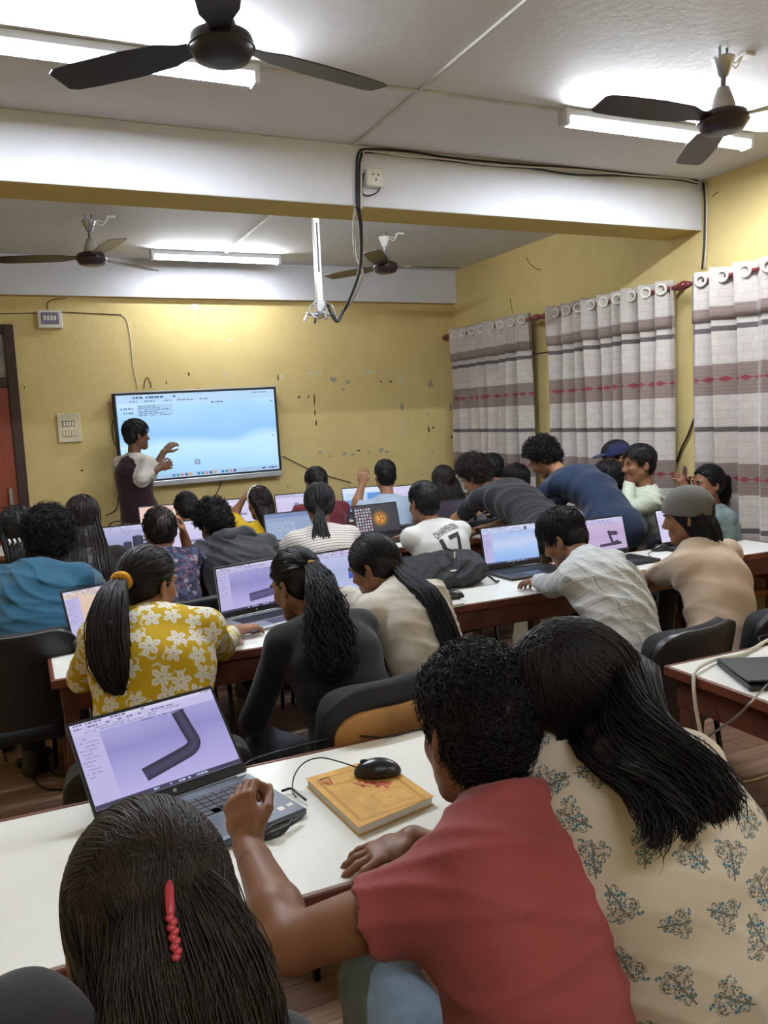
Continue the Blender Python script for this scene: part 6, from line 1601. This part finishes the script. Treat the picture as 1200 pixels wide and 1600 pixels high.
# the two people who stand and bend over the third table
G = person('person in black T-shirt and khaki trousers bending over the table', PY(742, 745, 4.86), (-30, 30, 0), byaw=-14, nb=PY(772, 775, 4.74), pelvis=A(2.93, 4.12, .86), stand=True, near=0, sh_w=1.05, build=1.0, shirt=cloth('black_tshirt', '1c1e22', .15), sleeve='short', pants=PANTS[2], skin_m=SK[1], ease=1.6, bow=.06, fold=(.005 * 1.6, 29),
           armL=dict(w=PZ(738, 832, TZ + .05), e=PY(712, 812, 4.86), hd=A(-.2, 1, -.1)), armR=dict(w=A(3.05, 4.95, TZ + .04)), knees=[(A(2.74, 4.05, .47), A(2.66, 4.02, .09)), (A(2.98, 4.05, .47), A(2.95, 4.0, .09))])
make_hair(G, 'curly', HR, .026, messy=1.0, curl=.016, nape=-.11)
G = person('person in navy blue shirt bending over with head down', PY(850, 716, 4.62), (-40, 35, -6), byaw=-28, nb=PY(880, 752, 4.46), pelvis=A(3.34, 3.99, .89), stand=True, sh_w=1.05, build=1.02, shirt=cloth('navy_shirt', '172741', .15), sleeve='long', pants=PANTS[0], skin_m=SK[1], ease=1.3, bow=.08, fold=(.005 * 1.6, 31),
           armL=dict(w=A(3.0, 4.85, TZ + .04)), armR=dict(w=A(3.35, 4.9, TZ + .04)))
make_hair(G, 'curly', HB, .024, messy=.9, curl=.013)

# seated by the right wall
G = person('person in slate shirt seated beyond the bending navy shirt', PY(950, 750, 4.44), (-30, 14, 0), lean=.12, shirt=cloth('slate_shirt', '39424f'), sleeve='long', pants=PANTS[0], skin_m=SK[1])
make_hair(G, 'short', HB, .014, messy=.5, length=.05); sit(G, 'dark chair beyond the person in navy shirt')
G = person('person in navy baseball cap near the middle curtain', PY(962, 716, 4.66), (-72, 8, 0), byaw=-50, lean=.1, shirt=cloth('pale_blue_shirt', '8b97ac'), sleeve='long', pants=PANTS[0], skin_m=SK[0])
make_hair(G, 'short', HB, .008, messy=.4)
f = SDF(); cl = [(G.W((0, 0, .03)), G.Rh @ nrm(A(0, -.12, -1)))]; f.ell(G.W((0, -.01, .035)), [.09, .11, .098], G.Rh, k=.005, clip=cl)
f.ecap(G.W((0, .1, .042)), G.W((0, .15, .034)), G.Rh[:, 0], .07, .05, .006, .006, k=.012, end=.02); V, F = f.mesh(.006); G.child('cap', V, F, cloth('cap_navy', '20254a', .3))
sit(G, 'dark chair near the middle curtain')
G = person('person in white shirt seen in profile facing left by the curtain', PY(998, 726, 4.14), (-74, 2, 0), byaw=-52, lean=.06, nb=PY(1010, 772, 4.1), sh_w=1.06, shirt=cloth('white_green_shirt', 'b4baa8', .15), sleeve='long', collar=True, pants=PANTS[1], skin_m=SK[0], ease=1.8, fold=(.005 * 1.6, 38), near=1,
           armL=dict(w=PY(985, 745, 4.2), e=PY(978, 800, 4.02), hd=A(-.2, 0, 1), pn=A(0, 1, 0)))
make_hair(G, 'short', HB, .013, messy=.5, near=1, length=.04, nape=-.075); sit(G, 'black chair under the person in white shirt seen in profile')
G = person('person in grey green top holding up a phone at the right', PY(1105, 757, 3.8), (-78, -2, 0), byaw=-72, fem=True, lean=.03, shirt=cloth('grey_green_top', '6f7d7e', .3, var=.25), sleeve='short', pants=PANTS[1], skin_m=SK[0], near=1,
           armL=dict(w=PY(1070, 768, 3.84), hd=A(-.3, .1, 1), pn=A(0, 1, 0), curl=.8), armR=dict(w=PY(1076, 772, 3.92), hd=A(-.3, 0, 1), pn=A(0, -1, 0), curl=.8))
tg = G.W((0, -.1, .045))
make_hair(G, 'tail', HB, .010, near=1, guides=[gd([(tg, .016, .016), (G.W((.01, -.12, .03)), .04, .032), (G.W((.03, -.125, -.03)), .05, .036), (G.W((.04, -.12, -.1)), .05, .032), (G.W((.04, -.11, -.2)), .03, .02)], n=700, wave=.01, fray=.012)])
ph = empty('phone', PY(1070, 745, 3.86)); tag(ph, 'rose coloured phone held up by the person in grey green top', 'phone'); ph.rotation_euler = (0, R_(-8), R_(60))
MB().box((-.036, -.004, -.07), (.036, .004, .07), .004).build('phone_case', mat('phone_rose', '6b4552', .35), ph)
wood_chair(G.base[0] - .0, G.base[1] - .0, R_(-75), 'wooden armchair under the person holding a phone', top=1.06)

# ================================================================== front row
FR = []
def front(label, hp, hdv, shirt, hairk, **k):
    G = person(label, PY(*hp), hdv, shirt=shirt, pants=PANTS[1], **k); return G
G = front('person in rose brown top in the front row below the teacher', (291, 796, 5.8), (-12, 12, 0), cloth('rose_brown_top', '6e5450'), None, fem=True, lean=.16, sleeve='short', skin_m=SK[1])
tg = G.W((0, -.1, -.01)); make_hair(G, 'tail', HB, .011, guides=[gd([(tg, .018, .016), (G.W((.01, -.125, -.06)), .035, .025), (G.W((.02, -.13, -.13)), .03, .02), (G.W((.02, -.13, -.2)), .015, .012)], n=240)]); sit(G, 'front row chair below the teacher')
G = front('person in bright yellow top with white hairband in the front row', (405, 786, 5.8), (-14, 10, 0), cloth('bright_yellow', 'c9a515'), None, fem=True, lean=.16, sleeve='elbow', skin_m=SK[1], armL=dict(w=PY(378, 784, 5.88), e=PY(364, 806, 5.92), hd=A(.6, 0, 1), pn=A(1, 0, 0), curl=.7))
make_hair(G, 'tail', HD, .012, guides=[gd(back_guide(G, (0, -.07, -.02), .5, .06, .06, .03, .022, start_w=.075), n=380, wave=.004)])
mb = MB(); P = [G.W((math.cos(t_) * .094, -.0, .03 + math.sin(t_) * .108)) - G.base for t_ in np.linspace(-.4, math.pi + .4, 20)]; mb.tube(P, .006, 6); mb.build('hairband', M_wpl, G.body); sit(G, 'front row chair under the person in bright yellow')
G = front('person in maroon shirt in the front row beyond the striped top', (494, 756, 5.9), (-5, 8, 0), cloth('maroon_shirt', '5c1a26'), None, lean=.14, sleeve='long', skin_m=SK[0], sh_w=1.05)
make_hair(G, 'short', HB, .010, messy=.4, length=.03); sit(G, 'front row chair under the person in maroon')
G = front('person in light blue shirt raising his left hand', (602, 744, 5.85), (10, 4, 0), cloth('light_blue_shirt', '9fb0c4'), None, lean=.12, sleeve='short', collar=True, skin_m=SK[1], nb=PY(604, 784, 5.8), sh_w=1.05, ease=1.6, armL=dict(w=PY(566, 757, 5.88), e=PY(556, 792, 5.88), hd=A(.05, 0, 1), pn=A(.5, 1, 0), curl=.7))
make_hair(G, 'short', HB, .010, messy=.4, length=.03); sit(G, 'front row chair under the person in light blue')
G = front('person in mauve grey top in the front row right of light blue shirt', (692, 752, 5.7), (-4, 6, 0), cloth('mauve_grey_top', '4c4753'), None, fem=True, lean=.14, sleeve='long', skin_m=SK[1])
make_hair(G, 'tail', HD, .013, guides=[gd(back_guide(G, (0, -.045, -.02), .26, .092, .085, .05, .035, start_w=.088), n=420, cut=.93)]); sit(G, 'front row chair under the person in mauve grey top')
G = front('person in dark shirt by the far curtain behind the bending black T-shirt', (768, 733, 5.85), (-20, 6, 0), cloth('dark_shirt', '2b2a30'), None, lean=.12, sleeve='long', skin_m=SK[1])
make_hair(G, 'short', HB, .011, messy=.4, length=.04); sit(G, 'front row chair by the far curtain')
G = front('person in grey shirt seated between the two bending people', (806, 752, 5.32), (-30, 12, 0), cloth('grey_shirt', '494a52'), None, lean=.12, sleeve='long', skin_m=SK[1])
make_hair(G, 'short', HB, .014, messy=.6, length=.05); sit(G, 'dark chair between the two bending people')

# ================================================================== teacher
Ht = PY(213, 680, 7.02)
G = person('teacher in maroon and white shirt standing and gesturing at the screen', Ht, (72, 2, 0), byaw=55, nb=Ht + A(-.03, -.015, -.19), pelvis=A(Ht[0] - .02, 7.0, .9), stand=True, near=1, s=.98, shirt=cloth('maroon_vest', '2c1420', .1), sleeve='rolled', sleeve_mat=cloth('white_sleeve', 'c4c0ba', .1), collar=False, pants=PANTS[4], skin_m=SK[2], ease=1.2,
           armL=dict(w=PY(256, 706, 7.16), hd=A(.6, .1, .5), pn=A(.3, .5, -.6), curl=.5, pole=A(0, 0, -1)), armR=dict(w=PY(249, 731, 6.86), e=PY(222, 748, 6.8), hd=A(1, .1, .25), pn=A(0, 1, 0), curl=.8))
f = SDF(); na = nrm(G.W((0, -.02, -.05)) - G.nb); f.torus(G.nb + na * .02, na, .062, .012, k=.01, sq=.45); V, F = f.mesh(.006); G.child('collar', V, F, MATS['white_sleeve'])
make_hair(G, 'short', HB, .016, messy=.6, length=.05, near=1, nape=-.06)

# ================================================================== last small things
bp = PY(182, 822, 6.36); b2 = empty('black_pouch', (bp[0], 6.36, TZ)); tag(b2, 'small black bag standing on the front row table near the door', 'bag')
f = SDF(); f.ecap((-.07, 0, .06), (.07, 0, .065), (0, 0, 1), .06, .062, .05, .05, k=.03, end=.03); f.ecap((.05, 0, .1), (.08, 0, .11), (0, 0, 1), .03, .03, .03, .03, k=.02)
V, F = f.mesh(.008, folds(9, .006, 45)); V[:, 2] = np.maximum(V[:, 2], .002); link('bag_body', np_mesh('bag_body', V, F, MATS['bag_fabric']), b2)
MB().tube(catmull([(-.06, 0, .115), (-.03, 0, .15), (.03, 0, .155), (.06, 0, .125)], 12), .006, 6).build('strap', M_blk, b2)
pk = PZ(358, 1004, TZ + .01); e = empty('pink_cloth', (pk[0], pk[1], TZ)); tag(e, 'folded pale pink cloth at the table edge by the yellow floral sleeve', 'cloth')
f = SDF(); f.rbox((0, 0, .008), (.05, .035, .007), np.eye(3), .006); f.rbox((.012, -.008, .018), (.035, .024, .006), np.array(Matrix.Rotation(.3, 3, 'Z')), .005, k=.01)
V, F = f.mesh(.004, folds(4, .004, 70)); V[:, 2] = np.maximum(V[:, 2], .001); link('folded_layer', np_mesh('folded_layer', V, F, cloth('pale_pink', 'c79a8e')), e)
